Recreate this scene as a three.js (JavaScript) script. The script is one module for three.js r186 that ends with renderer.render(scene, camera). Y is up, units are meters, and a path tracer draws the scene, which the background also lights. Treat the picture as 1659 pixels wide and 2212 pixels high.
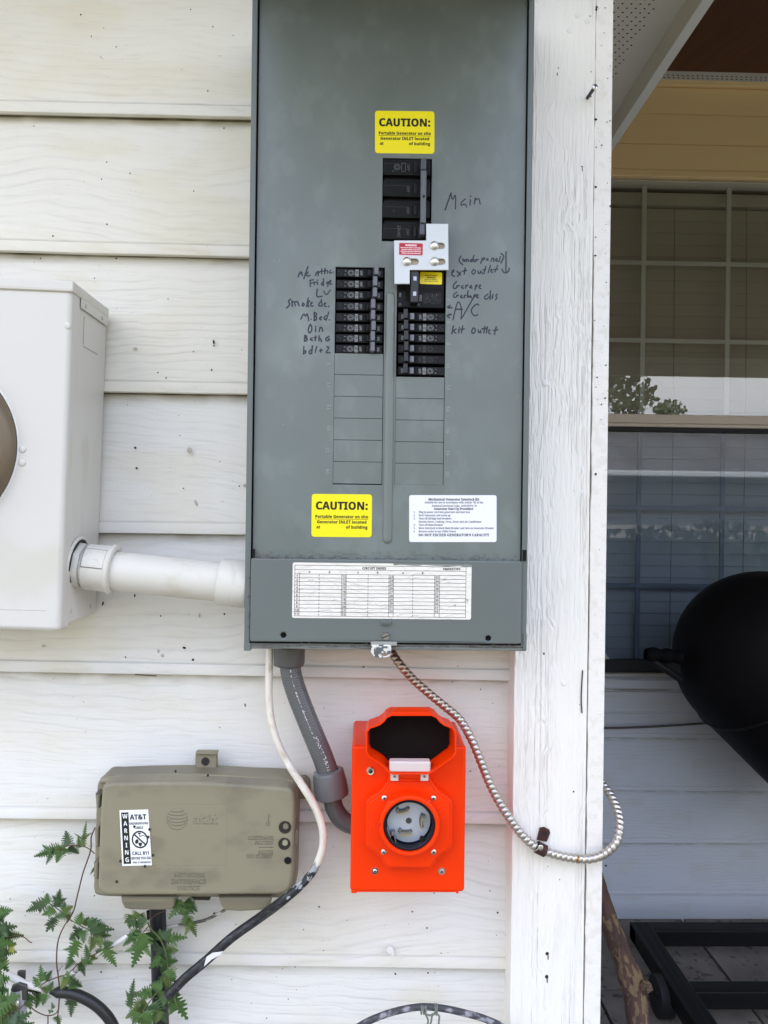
import * as THREE from 'three';
import { RoundedBoxGeometry } from 'three/addons/geometries/RoundedBoxGeometry.js';
import { mergeGeometries } from 'three/addons/utils/BufferGeometryUtils.js';

// ---------------------------------------------------------------- camera, sky, sun, exposure
const EYE = 1.5;
const scene = new THREE.Scene();
const camera = new THREE.PerspectiveCamera(68, 768 / 1024, 0.02, 200);
camera.rotation.order = 'YXZ';
camera.position.set(0, EYE, 0);
camera.rotation.set(0, THREE.MathUtils.degToRad(-1.2), THREE.MathUtils.degToRad(0.74));
camera.updateMatrixWorld(true);
camera.updateProjectionMatrix();

const renderer = new THREE.WebGLRenderer({ antialias: true });
renderer.setSize(768, 1024);
renderer.toneMapping = THREE.LinearToneMapping;
renderer.toneMappingExposure = 3.9;
renderer.shadowMap.enabled = true;

// seeded value noise
let seedState = 1234567;
const rnd = () => { seedState = (seedState + 0x6d2b79f5) | 0; let t = Math.imul(seedState ^ (seedState >>> 15), 1 | seedState); t = (t + Math.imul(t ^ (t >>> 7), 61 | t)) ^ t; return ((t ^ (t >>> 14)) >>> 0) / 4294967296; };
const rr = (a, b) => a + (b - a) * rnd();
const hash = (x, y) => { let h = (Math.imul(x | 0, 374761393) + Math.imul(y | 0, 668265263)) | 0; h = Math.imul(h ^ (h >>> 13), 1274126177); return ((h ^ (h >>> 16)) >>> 0) / 4294967296; };
function noise(x, y) {
  const xi = Math.floor(x), yi = Math.floor(y), fx = x - xi, fy = y - yi, u = fx * fx * (3 - 2 * fx), v = fy * fy * (3 - 2 * fy);
  const a = hash(xi, yi), b = hash(xi + 1, yi), c = hash(xi, yi + 1), d = hash(xi + 1, yi + 1);
  return a + (b - a) * u + (c - a) * v + (a - b - c + d) * u * v;
}
function fbm(x, y, n = 4) { let s = 0, a = 0.5, t = 0; for (let i = 0; i < n; i++) { s += a * noise(x + i * 17.3, y - i * 9.1); t += a; a *= 0.5; x *= 2; y *= 2; } return s / t; }
const clamp = (x, a = 0, b = 1) => Math.min(b, Math.max(a, x)), mix = (a, b, t) => a + (b - a) * t, sstep = (a, b, x) => { const t = clamp((x - a) / (b - a)); return t * t * (3 - 2 * t); };

{ // broken cloud over a pale blue sky
  const w = 512, h = 256, d = new Float32Array(w * h * 4);
  for (let y = 0; y < h; y++) for (let x = 0; x < w; x++) {
    const el = ((y + 0.5) / h - 0.5) * Math.PI, az = ((x + 0.5) / w - 0.5) * 2 * Math.PI, up = Math.max(0, Math.sin(el));
    const px = Math.cos(az) * Math.cos(el) / (up + 0.25), py = Math.sin(az) * Math.cos(el) / (up + 0.25);
    const cl = sstep(0.44, 0.62, fbm(px * 1.3 + 11, py * 1.3 + 5, 5));
    const k = Math.pow(1 - up, 3), o = (y * w + x) * 4;
    const g = (0.62 + 0.75 * Math.pow(up, 0.8)) * 0.92, c = cl * mix(0.9, 0.4, k);   // brighter overhead than towards the horizon, as under broken cloud
    d[o] = g * mix(mix(0.47, 0.50, k), 1.035, c);
    d[o + 1] = g * mix(mix(0.56, 0.63, k), 1.0, c);
    d[o + 2] = g * mix(mix(0.79, 0.88, k), 0.93, c);
    d[o + 3] = 1;
  }
  const sky = new THREE.DataTexture(d, w, h, THREE.RGBAFormat, THREE.FloatType);
  sky.mapping = THREE.EquirectangularReflectionMapping; sky.magFilter = THREE.LinearFilter; sky.needsUpdate = true;
  scene.background = sky; scene.environment = sky;
}
const sun = new THREE.DirectionalLight(new THREE.Color(1.0, 0.93, 0.82), 3.2);   // high and behind the house: the wall lies in open shade
sun.position.set(-6, 20, -9); sun.target.position.set(0, 0, 3);
sun.castShadow = true; sun.shadow.mapSize.set(2048, 2048); sun.shadow.radius = 1;
Object.assign(sun.shadow.camera, { left: -14, right: 14, top: 14, bottom: -14, near: 1, far: 60 });
scene.add(sun, sun.target);

// ---------------------------------------------------------------- helpers
const V = (x, y, z) => new THREE.Vector3(x, y, z);
const FOCAL = 1106 / Math.tan(THREE.MathUtils.degToRad(34));
// place measured in the 1659 x 2212 photograph, at the plane that lies z metres from the camera
function W(px, py, z) {
  const v = V((px / 1659) * 2 - 1, 1 - (py / 2212) * 2, 0.5).unproject(camera).sub(camera.position);
  return v.multiplyScalar((z - camera.position.z) / v.z).add(camera.position);
}
const K = (z) => -z / FOCAL;                                   // metres per photograph pixel at depth z
const counts = {};
const numbered = (n) => { const c = counts[n] = (counts[n] ?? -1) + 1; return c ? n + '_' + String(c).padStart(3, '0') : n; };
function tag(o, label, category, group) { o.userData.label = label; o.userData.category = category; if (group) o.userData.group = group; return o; }
function thing(name, label, category, pos = V(0, 0, 0), group) {
  const g = new THREE.Group(); g.name = numbered(name); g.position.copy(pos); scene.add(g); return tag(g, label, category, group);
}
function lpart(parent, name, geo, mat, pos, rot) {              // geometry in the parent's own axes
  const m = new THREE.Mesh(geo, mat); m.name = name; m.castShadow = m.receiveShadow = true;
  if (pos) m.position.copy(pos); if (rot) m.rotation.set(...rot);
  parent.add(m); return m;
}
function part(parent, name, geo, mat) {                         // geometry in world axes
  if (Array.isArray(geo)) geo = merge(geo);
  parent.updateWorldMatrix(true, false);
  geo.applyMatrix4(parent.matrixWorld.clone().invert());
  return lpart(parent, name, geo, mat);
}
function merge(list) {
  list = list.map((g) => { g = g.index ? g.toNonIndexed() : g; for (const k of Object.keys(g.attributes)) if (!['position', 'normal', 'uv'].includes(k)) g.deleteAttribute(k); return g; });
  return mergeGeometries(list);
}
function structure(name, geo, mat) { const m = new THREE.Mesh(geo, mat); m.name = name; m.userData.kind = 'structure'; m.castShadow = m.receiveShadow = true; scene.add(m); return m; }
const rbox = (w, h, d, r = 0.001, s = 2) => new RoundedBoxGeometry(w, h, d, s, Math.min(r, w / 2.01, h / 2.01, d / 2.01));
const boxAt = (x0, x1, y0, y1, z0, z1, r = 0.001) => rbox(Math.abs(x1 - x0), Math.abs(y1 - y0), Math.abs(z1 - z0), r).translate((x0 + x1) / 2, (y0 + y1) / 2, (z0 + z1) / 2);
function rect(x0, y0, x1, y1, z) {                             // photograph rectangle -> world rectangle at plane z
  const c = W((x0 + x1) / 2, (y0 + y1) / 2, z), k = K(z), w = (x1 - x0) * k, h = (y1 - y0) * k;
  return { c, w, h, x0: c.x - w / 2, x1: c.x + w / 2, y0: c.y - h / 2, y1: c.y + h / 2 };
}
function slab(x0, y0, x1, y1, z, depth, r = 0.001) { const q = rect(x0, y0, x1, y1, z); return boxAt(q.x0, q.x1, q.y0, q.y1, z - depth, z, r); }
function cylZ(p, r0, r1, len, seg = 24) { return new THREE.CylinderGeometry(r1, r0, len, seg).rotateX(Math.PI / 2).translate(p.x, p.y, p.z - len / 2); } // front face at p
function shapeOf(pts) { const s = new THREE.Shape(); pts.forEach((p, i) => (i ? s.lineTo(p.x, p.y) : s.moveTo(p.x, p.y))); s.closePath(); return s; }
const ptsZoom = (text, o, s) => text.trim().split(/\s+/).map((t) => { const [x, y] = t.split(',').map(Number); return [o[0] + x * s, o[1] + y * s]; });
const Wpts = (list, z) => list.map(([x, y]) => W(x, y, z));
function extrude(shape, z, depth, bevel = 0, seg = 2, curve = 8) {   // front face at z
  const g = new THREE.ExtrudeGeometry(shape, { depth: depth - bevel * 2, bevelEnabled: bevel > 0, bevelThickness: bevel, bevelSize: bevel, bevelOffset: -bevel, bevelSegments: seg, curveSegments: curve });
  return g.translate(0, 0, z - depth + bevel);
}
function roundRect(x0, y0, x1, y1, r) {
  const s = new THREE.Shape();
  s.moveTo(x0 + r, y0); s.lineTo(x1 - r, y0); s.quadraticCurveTo(x1, y0, x1, y0 + r); s.lineTo(x1, y1 - r); s.quadraticCurveTo(x1, y1, x1 - r, y1); s.lineTo(x0 + r, y1); s.quadraticCurveTo(x0, y1, x0, y1 - r); s.lineTo(x0, y0 + r); s.quadraticCurveTo(x0, y0, x0 + r, y0);
  return s;
}
function planarUV(g, x0, y0, w, h) {
  const p = g.attributes.position, uv = new Float32Array(p.count * 2);
  for (let i = 0; i < p.count; i++) { uv[i * 2] = (p.getX(i) - x0) / w; uv[i * 2 + 1] = (p.getY(i) - y0) / h; }
  return g.setAttribute('uv', new THREE.BufferAttribute(uv, 2));
}
function tube(points, radius, seg = 80, radial = 12, ridge) {    // radius: number or function of (t, angle, metres)
  const c = new THREE.CatmullRomCurve3(points, false, 'centripetal'), f = c.computeFrenetFrames(seg, false), len = c.getLength(), pos = [], nor = [], uv = [], idx = [];
  // parallel transport starting from a fixed side, so that prints keep their side
  let n = f.normals[0].clone();
  for (let i = 0; i <= seg; i++) {
    const t = i / seg, p = c.getPointAt(t), tan = c.getTangentAt(t);
    n.sub(tan.clone().multiplyScalar(n.dot(tan))).normalize();
    const b = tan.clone().cross(n);
    for (let j = 0; j <= radial; j++) {
      const a = (j / radial) * Math.PI * 2, r = typeof radius === 'function' ? radius(t, a, t * len) : radius, d = n.clone().multiplyScalar(Math.cos(a)).addScaledVector(b, Math.sin(a));
      pos.push(p.x + d.x * r, p.y + d.y * r, p.z + d.z * r); nor.push(d.x, d.y, d.z); uv.push(t, j / radial);
    }
  }
  for (let i = 0; i < seg; i++) for (let j = 0; j < radial; j++) { const a = i * (radial + 1) + j, b = a + radial + 1; idx.push(a, a + 1, b, b, a + 1, b + 1); }
  const g = new THREE.BufferGeometry();
  g.setAttribute('position', new THREE.Float32BufferAttribute(pos, 3)); g.setAttribute('normal', new THREE.Float32BufferAttribute(nor, 3)); g.setAttribute('uv', new THREE.Float32BufferAttribute(uv, 2)); g.setIndex(idx);
  if (typeof radius === 'function') g.computeVertexNormals();
  return g;
}
const path3 = (list, z) => list.map((p) => W(p[0], p[1], p[2] ?? z));

// ---- textures
function dataTex(w, h, fn, srgb) {
  const d = new Uint8Array(w * h * 4);
  for (let y = 0; y < h; y++) for (let x = 0; x < w; x++) { const c = fn(x, y), o = (y * w + x) * 4; if (typeof c === 'number') d[o] = d[o + 1] = d[o + 2] = clamp(c) * 255; else for (let i = 0; i < 3; i++) d[o + i] = clamp(c[i]) * 255; d[o + 3] = 255; }
  const t = new THREE.DataTexture(d, w, h); t.magFilter = THREE.LinearFilter; t.wrapS = t.wrapT = THREE.RepeatWrapping; if (srgb) t.colorSpace = THREE.SRGBColorSpace; t.needsUpdate = true; return t;
}
function canvasTex(w, h, draw, srgb = true) {
  const c = document.createElement('canvas'); c.width = w; c.height = h; draw(c.getContext('2d'), w, h);
  const t = new THREE.CanvasTexture(c); if (srgb) t.colorSpace = THREE.SRGBColorSpace; return t;
}
function fit(ctx, text, x, y, width, size, font = 'bold', family = 'sans-serif', align = 'left', heavy = size * 0.045) {   // text stretched to the width it has in the photograph
  ctx.font = `${font} ${size}px ${family}`;
  const w = ctx.measureText(text).width, k = width ? width / w : 1;
  ctx.save(); ctx.translate(x, y); ctx.scale(k, 1); ctx.textAlign = align; ctx.textBaseline = 'alphabetic'; ctx.fillText(text, 0, 0); if (heavy) { ctx.lineWidth = heavy; ctx.lineJoin = 'round'; ctx.strokeStyle = ctx.fillStyle; ctx.strokeText(text, 0, 0); } ctx.restore();
}
const std = (o) => new THREE.MeshStandardMaterial(o), phys = (o) => new THREE.MeshPhysicalMaterial(o);
const lin = (r, g, b) => new THREE.Color().setRGB(r, g, b);
const mottle = dataTex(256, 256, (x, y) => 0.5 + 0.5 * (fbm(x / 16, y / 16, 5) - 0.5) + 0.12 * (hash(x, y) - 0.5));   // fine relief and gloss variation
const gloss = (a, b) => dataTex(128, 128, (x, y) => mix(a, b, sstep(0.3, 0.7, fbm(x / 20 + 3, y / 20, 4))));
// ---------------------------------------------------------------- materials that several things share
const ZW = -1.03;                                              // plane of the siding's lower board edges
const grainTex = [0, 1, 2, 3, 4].map((k) => {
  const w = 1536, h = 320, val = new Float32Array(w * h);
  for (let y = 0; y < h; y++) for (let x = 0; x < w; x++) {
    const u = x / w, v = y / h;
    const warp = fbm(u * 5 + k * 31, v * 1.3 + k * 7, 3), loop = fbm(u * 1.5 + k * 13.7, v * 0.9 + 40 + k, 2), jit = fbm(u * 26 + k, v * 14 + 9, 2);
    let g = (v * 15 + warp * 2.6 + loop * 6 + jit * 0.55) % 1; g = Math.abs(g - 0.5) * 2;
    const fade = sstep(0.3, 0.62, fbm(u * 3 + 70 + k, v * 3 + k * 3, 3)) * (0.35 + 0.65 * noise(u * 18 + k * 3, v * 9 + 4));
    const fine = noise(u * 34 + k * 9, v * 95 + warp * 16 + loop * 14);
    val[y * w + x] = Math.pow(1 - g, 4) * fade * 0.8 + Math.pow(fine, 3.5) * 0.42;
  }
  const at = (x, y) => val[y * w + x];
  return {
    bump: dataTex(w, h, (x, y) => 0.7 - at(x, y) * 0.55 + (noise(x / 3, y / 2) - 0.5) * 0.06),
    // paint that has yellowed and greyed unevenly, with dirt caught in the grain; dirt plus lap shadow painted under each board edge
    color: dataTex(w, h, (x, y) => {
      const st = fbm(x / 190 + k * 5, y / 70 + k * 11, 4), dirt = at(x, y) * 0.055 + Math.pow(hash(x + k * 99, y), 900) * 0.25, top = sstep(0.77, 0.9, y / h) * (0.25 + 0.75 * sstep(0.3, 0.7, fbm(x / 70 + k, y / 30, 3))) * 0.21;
      const lap = Math.max(0, 1 - Math.abs(y / h - 0.866) / 0.011) * (0.22 + 0.35 * noise(x / 40 + k, 5)); const crease = lap + Math.max(0, 1 - Math.abs(y / h - 0.062) / 0.014) * 0.1; const c = [0.89 - crease, 0.882 - crease, 0.862 - crease * 1.1], s = sstep(0.45, 0.8, st) * 0.02;  // lap: shadow line of the board above, painted dark into the colour
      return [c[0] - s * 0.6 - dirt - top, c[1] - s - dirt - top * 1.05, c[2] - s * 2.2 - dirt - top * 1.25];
    }, true),
  };
});
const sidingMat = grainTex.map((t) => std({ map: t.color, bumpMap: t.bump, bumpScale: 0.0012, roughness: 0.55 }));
// warm bounce light on the boards nearer the eave, tinted into their colour
const warmBounceMat = sidingMat.map((m) => { const a = m.clone(); a.color.setRGB(1, 0.982, 0.93); return a; });
const speckMat = std({ color: lin(0.03, 0.022, 0.017), roughness: 0.9 }), paleSpeckMat = std({ color: lin(0.5, 0.47, 0.41), roughness: 0.9 });
const blackSteel = phys({ color: lin(0.009, 0.009, 0.01), specularIntensity: 0.3, roughness: 0.55, roughnessMap: gloss(0.7, 1) });
const zinc = std({ color: lin(0.72, 0.71, 0.68), metalness: 1, roughness: 0.3 });
const brass = std({ color: lin(0.75, 0.62, 0.36), metalness: 1, roughness: 0.25 });
const holeMat = std({ color: lin(0.004, 0.004, 0.005), roughness: 1 });

// ---------------------------------------------------------------- house wall with lap siding
// one lap board: lower edge from a to b, height h; smooth strip along its foot, embossed face above
function lapBoard(a, b, ha, seed, lean = 0.0135, hb = ha) {
  const h = 0.195;
  const L = b.x - a.x, nx = 60, prof = [[0.004, -0.0085, 0], [0.0004, -0.0078, 0.002], [0.0004, -0.0012, 0.005], [0.0016, 0, 0.01], [0.0146, 0, 0.04], [0.0153, -0.0028, 0.06], [0.0172, -0.0019, 0.07]];
  for (let k = 1; k <= 6; k++) prof.push([0.0172 + (h + 0.03 - 0.0172) * k / 6, -0.0019 - (lean - 0.0019) * k / 6 * ((h + 0.03) / h), 0.07 + 0.93 * k / 6]);
  const pos = [], uv = [], idx = [], m = prof.length;
  for (let i = 0; i <= nx; i++) {
    const t = i / nx, x = a.x + L * t, tall = mix(ha, hb, t), y0 = mix(a.y, b.y, t), wob = (fbm(x * 9 + seed * 3.1, seed, 3) - 0.5);
    prof.forEach(([py, pz, v], j) => { const low = Math.max(0, 1 - py / 0.06), sy = py <= 0.0172 ? py : 0.0172 + (py - 0.0172) * (tall + 0.03 - 0.0172) / (h + 0.03 - 0.0172); pos.push(x, y0 + sy + wob * 0.0012 * low, a.z + pz + wob * 0.003 * low - (seed % 3) * 0.0001); uv.push(seed % 2 ? (x + 0.62) / 0.92 : (0.3 - x) / 0.92, v); });
  }
  for (let i = 0; i < nx; i++) for (let j = 0; j < m - 1; j++) { const p = i * m + j, q = p + m; idx.push(p, q, p + 1, q, q + 1, p + 1); }
  const g = new THREE.BufferGeometry();
  g.setAttribute('position', new THREE.Float32BufferAttribute(pos, 3)); g.setAttribute('uv', new THREE.Float32BufferAttribute(uv, 2)); g.setIndex(idx);
  g.computeVertexNormals();
  return g;
}
const wall = thing('house_wall', 'white lap siding wall with embossed wood grain behind the electrical boxes', 'wall', V(-0.4, 0, ZW));
{
  const edges = [[-660, -640], [-360, -338], [-60, -38], [242, 265], [542, 569], [844, 861], [1150, 1162], [1452, 1472], [1770, 1782], [2080, 2096], [2390, 2403], [2700, 2710], [3010, 3018], [3320, 3326], [3500, 3506]];
  const line = edges.map(([l, r]) => { const p = W(0, l, ZW), q = W(1105, r, ZW), s = (q.y - p.y) / (q.x - p.x); return [V(-2.6, p.y + s * (-2.6 - p.x), ZW), V(0.2, p.y + s * (0.2 - p.x), ZW)]; });
  line.forEach(([a, b], i) => { if (a.y < -0.05) return; const up = line[i - 1]; part(wall, 'siding_board', lapBoard(a, b, up ? up[0].y - a.y : 0.2, i, 0.0135, up ? up[1].y - b.y : 0.2), (i < 6 ? warmBounceMat : sidingMat)[(i * 3 + 1) % 5]); });
  part(wall, 'sheathing', boxAt(-2.6, 0.3, -0.1, 2.9, -1.15, -1.045), std({ color: lin(0.3, 0.27, 0.22), roughness: 1 }));
  // dirt: droppings, egg cases, mud spots
  const specks = [], pale = [];
  const blob = (px, py, a, b, turn, list) => { const p = W(px, py, ZW); list.push(new THREE.SphereGeometry(1, 8, 6).scale(a, b, 0.0008).rotateZ(turn).translate(p.x, p.y, ZW - 0.0035 + 0.0012)); };
  for (const s of ['461,738 2.2 5', '461,746 1.5 2', '340,804 1.8 1.6', '358,816 1.7 3', '291,967 3.2 2.6', '294,1011 2.6 2.4', '484,1327 2 2.6', '397,1400 4 2.6', '221,1304 2 5', '290,1287 1.8 4', '346,1331 1.6 2', '362,645 1.8 1', '474,997 1.2 1.2', '516,1050 1.4 2', '388,940 1.2 1.2', '480,1083 1 1', '274,874 1 1', '251,665 .9 .9', '86,557 1.6 1.6', '250,557 2.2 2', '72,565 .9 .9', '448,194 1.4 1.6', '483,275 1.8 1.8', '503,74 1.2 1', '411,18 1.6 1.2', '216,121 1 1', '196,76 1 1.8', '223,58 .9 .9', '785,1444 4.5 4', '529,1524 1.6 4', '870,1455 1.6 2', '1138,1524 1 2', '462,1975 2.6 2.4', '509,1999 1.4 1', '217,2102 2.4 2', '198,1985 1.2 1.6', '53,1980 .9 1', '1059,1926 1.4 1.4', '861,1537 1.6 1.6', '925,2104 2 2', '854,2106 2 2.6', '764,1540 .8 .8', '700,1530 1 1', '1079,1655 .9 .9', '655,2010 1.4 1', '1073,2022 1 1', '790,2085 1.8 2', '610,2095 1 1', '940,2103 1 1', '560,1993 .9 .9', '500,2118 1.2 1', '640,2140 1 .8', '1065,1520 1 1.2', '968,2060 1 1', '750,1990 1 1', '416,1426 3 3']) { const [q, a, b] = s.split(' '), [x, y] = q.split(','); blob(+x, +y, a * 0.0006, b * 0.0006, rr(-0.5, 0.5), specks); }
  for (let i = 0; i < 240; i++) { const r = Math.pow(rnd(), 3) * 0.0008 + 0.0003; blob(rr(0, 1100), rr(20, 2210), r * rr(0.7, 1.3), r * rr(0.7, 1.6), rr(-1, 1), specks); }
  for (const s of ['422,1086 3 9', '408,972 6 8', '291,752 6 3', '341,1407 3 6', '350,1417 5 5', '430,1330 3 6', '527,1048 4 4', '92,1396 5 4', '1095,2022 4 5', '905,1532 5 3']) { const [q, a, b] = s.split(' '), [x, y] = q.split(','); blob(+x, +y, a * 0.0005, b * 0.0005, rr(-0.5, 0.5), pale); }
  part(wall, 'dirt_speck', specks, speckMat).userData.kind = 'stuff';
  part(wall, 'mud_spot', pale, paleSpeckMat).userData.kind = 'stuff';
}

// ---------------------------------------------------------------- corner post: embossed front board and narrow edge board with a crack between them
const ZP = -0.995;
{
  const post = thing('corner_post', 'white wood-grain corner post to the right of the grey panel', 'post', V(0.24, 0, ZP));
  const w = 384, h = 2048, hgt = new Float32Array(w * h);
  for (let y = 0; y < h; y++) for (let x = 0; x < w; x++) {
    const u = x / w, v = y / h, wx = (fbm(u * 3, v * 60, 3) - 0.5) * 0.34, a = noise((u + wx) * 26, v * 66 + noise(u * 30, 3) * 7), b = noise((u + wx * 0.8) * 50 + 40, v * 105 + noise(u * 50, 7) * 7);
    { const calm = mix(0.35, 1, sstep(0.3, 0.6, fbm(u * 3 + 9, v * 12, 3))); hgt[y * w + x] = 0.5 + (Math.pow(a, 1.4) * 0.68 + b * 0.32 - 0.5) * calm; }
  }
  const bump = dataTex(w, h, (x, y) => hgt[y * w + x]);
  const paint = dataTex(w, h, (x, y) => { const d = (1 - sstep(0.02, 0.26, hgt[y * w + x])) * 0.03 + sstep(0.6, 0.8, fbm(x / 50, y / 60, 4)) * 0.02; return [0.93 - d, 0.918 - d, 0.895 - d * 1.15]; }, true);
  const front = std({ map: paint, bumpMap: bump, bumpScale: 0.0021, roughness: 0.5 });
  const edgeBump = dataTex(256, 1024, (x, y) => 0.6 + 0.4 * (Math.pow(noise(x / 4 + 3, y / 1.6), 3) * (hash(5, y / 7) > 0.45 ? 1 : 0.2)) + 0.2 * fbm(x / 60, y / 20, 3));
  const edgePaint = dataTex(256, 1024, (x, y) => { const d = sstep(0.5, 0.8, fbm(x / 40 + 9, y / 14, 4)) * 0.035; return [0.915 - d, 0.9 - d, 0.876 - d * 1.2]; }, true);
  const edge = std({ map: edgePaint, bumpMap: edgeBump, bumpScale: 0.0009, roughness: 0.55 });
  const xl = W(1107, 1780, ZP).x, xs = W(1266, 1780, ZP).x, xr = W(1302.5, 1780, ZP).x;
  const metres = (g, x0, sx, sy) => planarUV(g, x0, 0, sx, sy);
  part(post, 'front_board', metres(boxAt(xl, xs - 0.0006, 0, 2.5, -1.05, ZP, 0.0016), xl, 0.1, 2.52), front);
  // edge board, its left arris broken along the crack
  const n = 420, s = new THREE.Shape();
  s.moveTo(xr, 0); s.lineTo(xr, 2.5);
  for (let i = 0; i <= n; i++) { const y = 2.5 * (1 - i / n); s.lineTo(xs + 0.0004 + (fbm(y * 42, 5, 5) - 0.45) * 0.003 + (y < 1.75 ? 0.0008 : 0.0008 - 0.0016 * sstep(1.75, 1.95, y)), y); }
  part(post, 'edge_board', metres(extrude(s, ZP - 0.0006, 0.05, 0.0005, 1), xs, 0.06, 0.62), edge);
  part(post, 'filler', boxAt(xl + 0.004, xr - 0.003, 0, 2.5, -1.06, -1.004), std({ color: lin(0.05, 0.045, 0.04), roughness: 1 }));
  const chips = [], nails = [];
  for (const t of ['1289,15 3 2', '1288,20 2.5 3', '1287,258 3.4 2.6', '1288,318 1.6 1.4', '1287,404 2.6 2.4', '1286,552 2.6 2', '1257,360 2.5 1.2', '1258,366 .8 5', '1206,147 1.4 1.6', '1204,160 1 4', '1275,35 1.6 1.4', '1276,208 2.2 1.6', '1299,98 1 .8', '1277,155 1.4 1', '1309,1870 3 2', '1300,1848 2 3', '1239,1710 2 2', '1175,1412 2 2.6', '1252,1522 1 1', '1209,1900 1 1.4', '1183,1872 1 1', '1290,815 2 1.4', '1287,1024 2.4 2.6', '1240,1060 .8 1', '1182,2060 4 4', '1181,2110 4 4.4', '1184,2068 1.4 6', '1182,2118 1.4 6', '1307,860 2 1.6', '1318,445 1.6 2', '1310,610 1.4 1.2']) { const [q, a, b] = t.split(' '), [x, y] = q.split(','), p = W(+x, +y, ZP); chips.push(new THREE.SphereGeometry(1, 8, 6).scale(a * 0.0006, b * 0.0006, 0.0007).translate(p.x, p.y, ZP)); }
  for (let i = 0; i < 60; i++) { const p = W(rr(1284, 1322) - i * 0.0, rr(0, 1200), ZP); if (p.x < xs || p.x > xr - 0.001) continue; const r = 0.0003 + Math.pow(rnd(), 3) * 0.0007; chips.push(new THREE.SphereGeometry(1, 6, 5).scale(r, r * rr(0.6, 1.6), 0.0005).translate(p.x, p.y, ZP)); }
  part(post, 'paint_chip', chips, speckMat).userData.kind = 'stuff';
  for (const [x, y] of [[1218, 1476], [1247, 33], [1268, 45], [1177, 827], [1230, 66]]) { const p = W(x, y, ZP); nails.push(new THREE.SphereGeometry(0.0042, 14, 8).scale(1, 1, 0.3).translate(p.x, p.y, ZP - 0.0002)); }
  const nm = std({ color: lin(0.8, 0.79, 0.76), roughness: 0.5 });
  for (const g of nails) part(post, 'painted_nail', g, nm);
}
{ // loose phillips screw
  const a = W(1269, 211.6, ZP), b = a.clone().add(V(0.0028, 0.0016, 0.024)), dir = b.clone().sub(a).normalize();
  const s = thing('screw', 'loose steel screw sticking out of the white corner post', 'screw', a.clone());
  part(s, 'shank', tube([a.clone().addScaledVector(dir, -0.006), b], (t, ang, m) => 0.0021 * (1 + 0.13 * Math.sin((m / 0.0018) * Math.PI * 2 + ang)), 60, 10), std({ color: lin(0.12, 0.115, 0.11), metalness: 0.9, roughness: 0.4 }));
  const q = new THREE.Quaternion().setFromUnitVectors(V(0, 1, 0), dir), at = (g) => g.applyQuaternion(q).translate(b.x, b.y, b.z);
  part(s, 'head', at(new THREE.LatheGeometry([[0, 0.0012], [0.0022, 0.001], [0.0039, 0.0002], [0.0042, -0.0004], [0.002, -0.003]].map(([x, y]) => new THREE.Vector2(x, y)), 24)), zinc);
  part(s, 'cross_slot', [at(rbox(0.0046, 0.0004, 0.0011, 0.0001).translate(0, 0.0012, 0)), at(rbox(0.0011, 0.0004, 0.0046, 0.0001).translate(0, 0.00121, 0))], holeMat);
}
{ // two dry pine needles
  const nm = std({ color: lin(0.07, 0.03, 0.018), roughness: 0.8 });
  const a = thing('pine_needle', 'brown dry pine needle clinging upright to the white corner post', 'pine needle', W(1256, 1500, ZP));
  part(a, 'needle', tube(path3([[1258.5, 1448], [1256.5, 1480], [1255.5, 1510], [1257, 1540]], ZP + 0.0008), 0.0009, 20, 6), nm);
  const b = thing('pine_needle', 'thin dry needle lying along a siding joint left of the white cable', 'pine needle', W(315, 1459, ZW));
  part(b, 'needle', tube(path3([[292, 1457], [312, 1458.5], [338, 1460]], ZW + 0.0018), 0.0007, 16, 6), nm);
}
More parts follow.
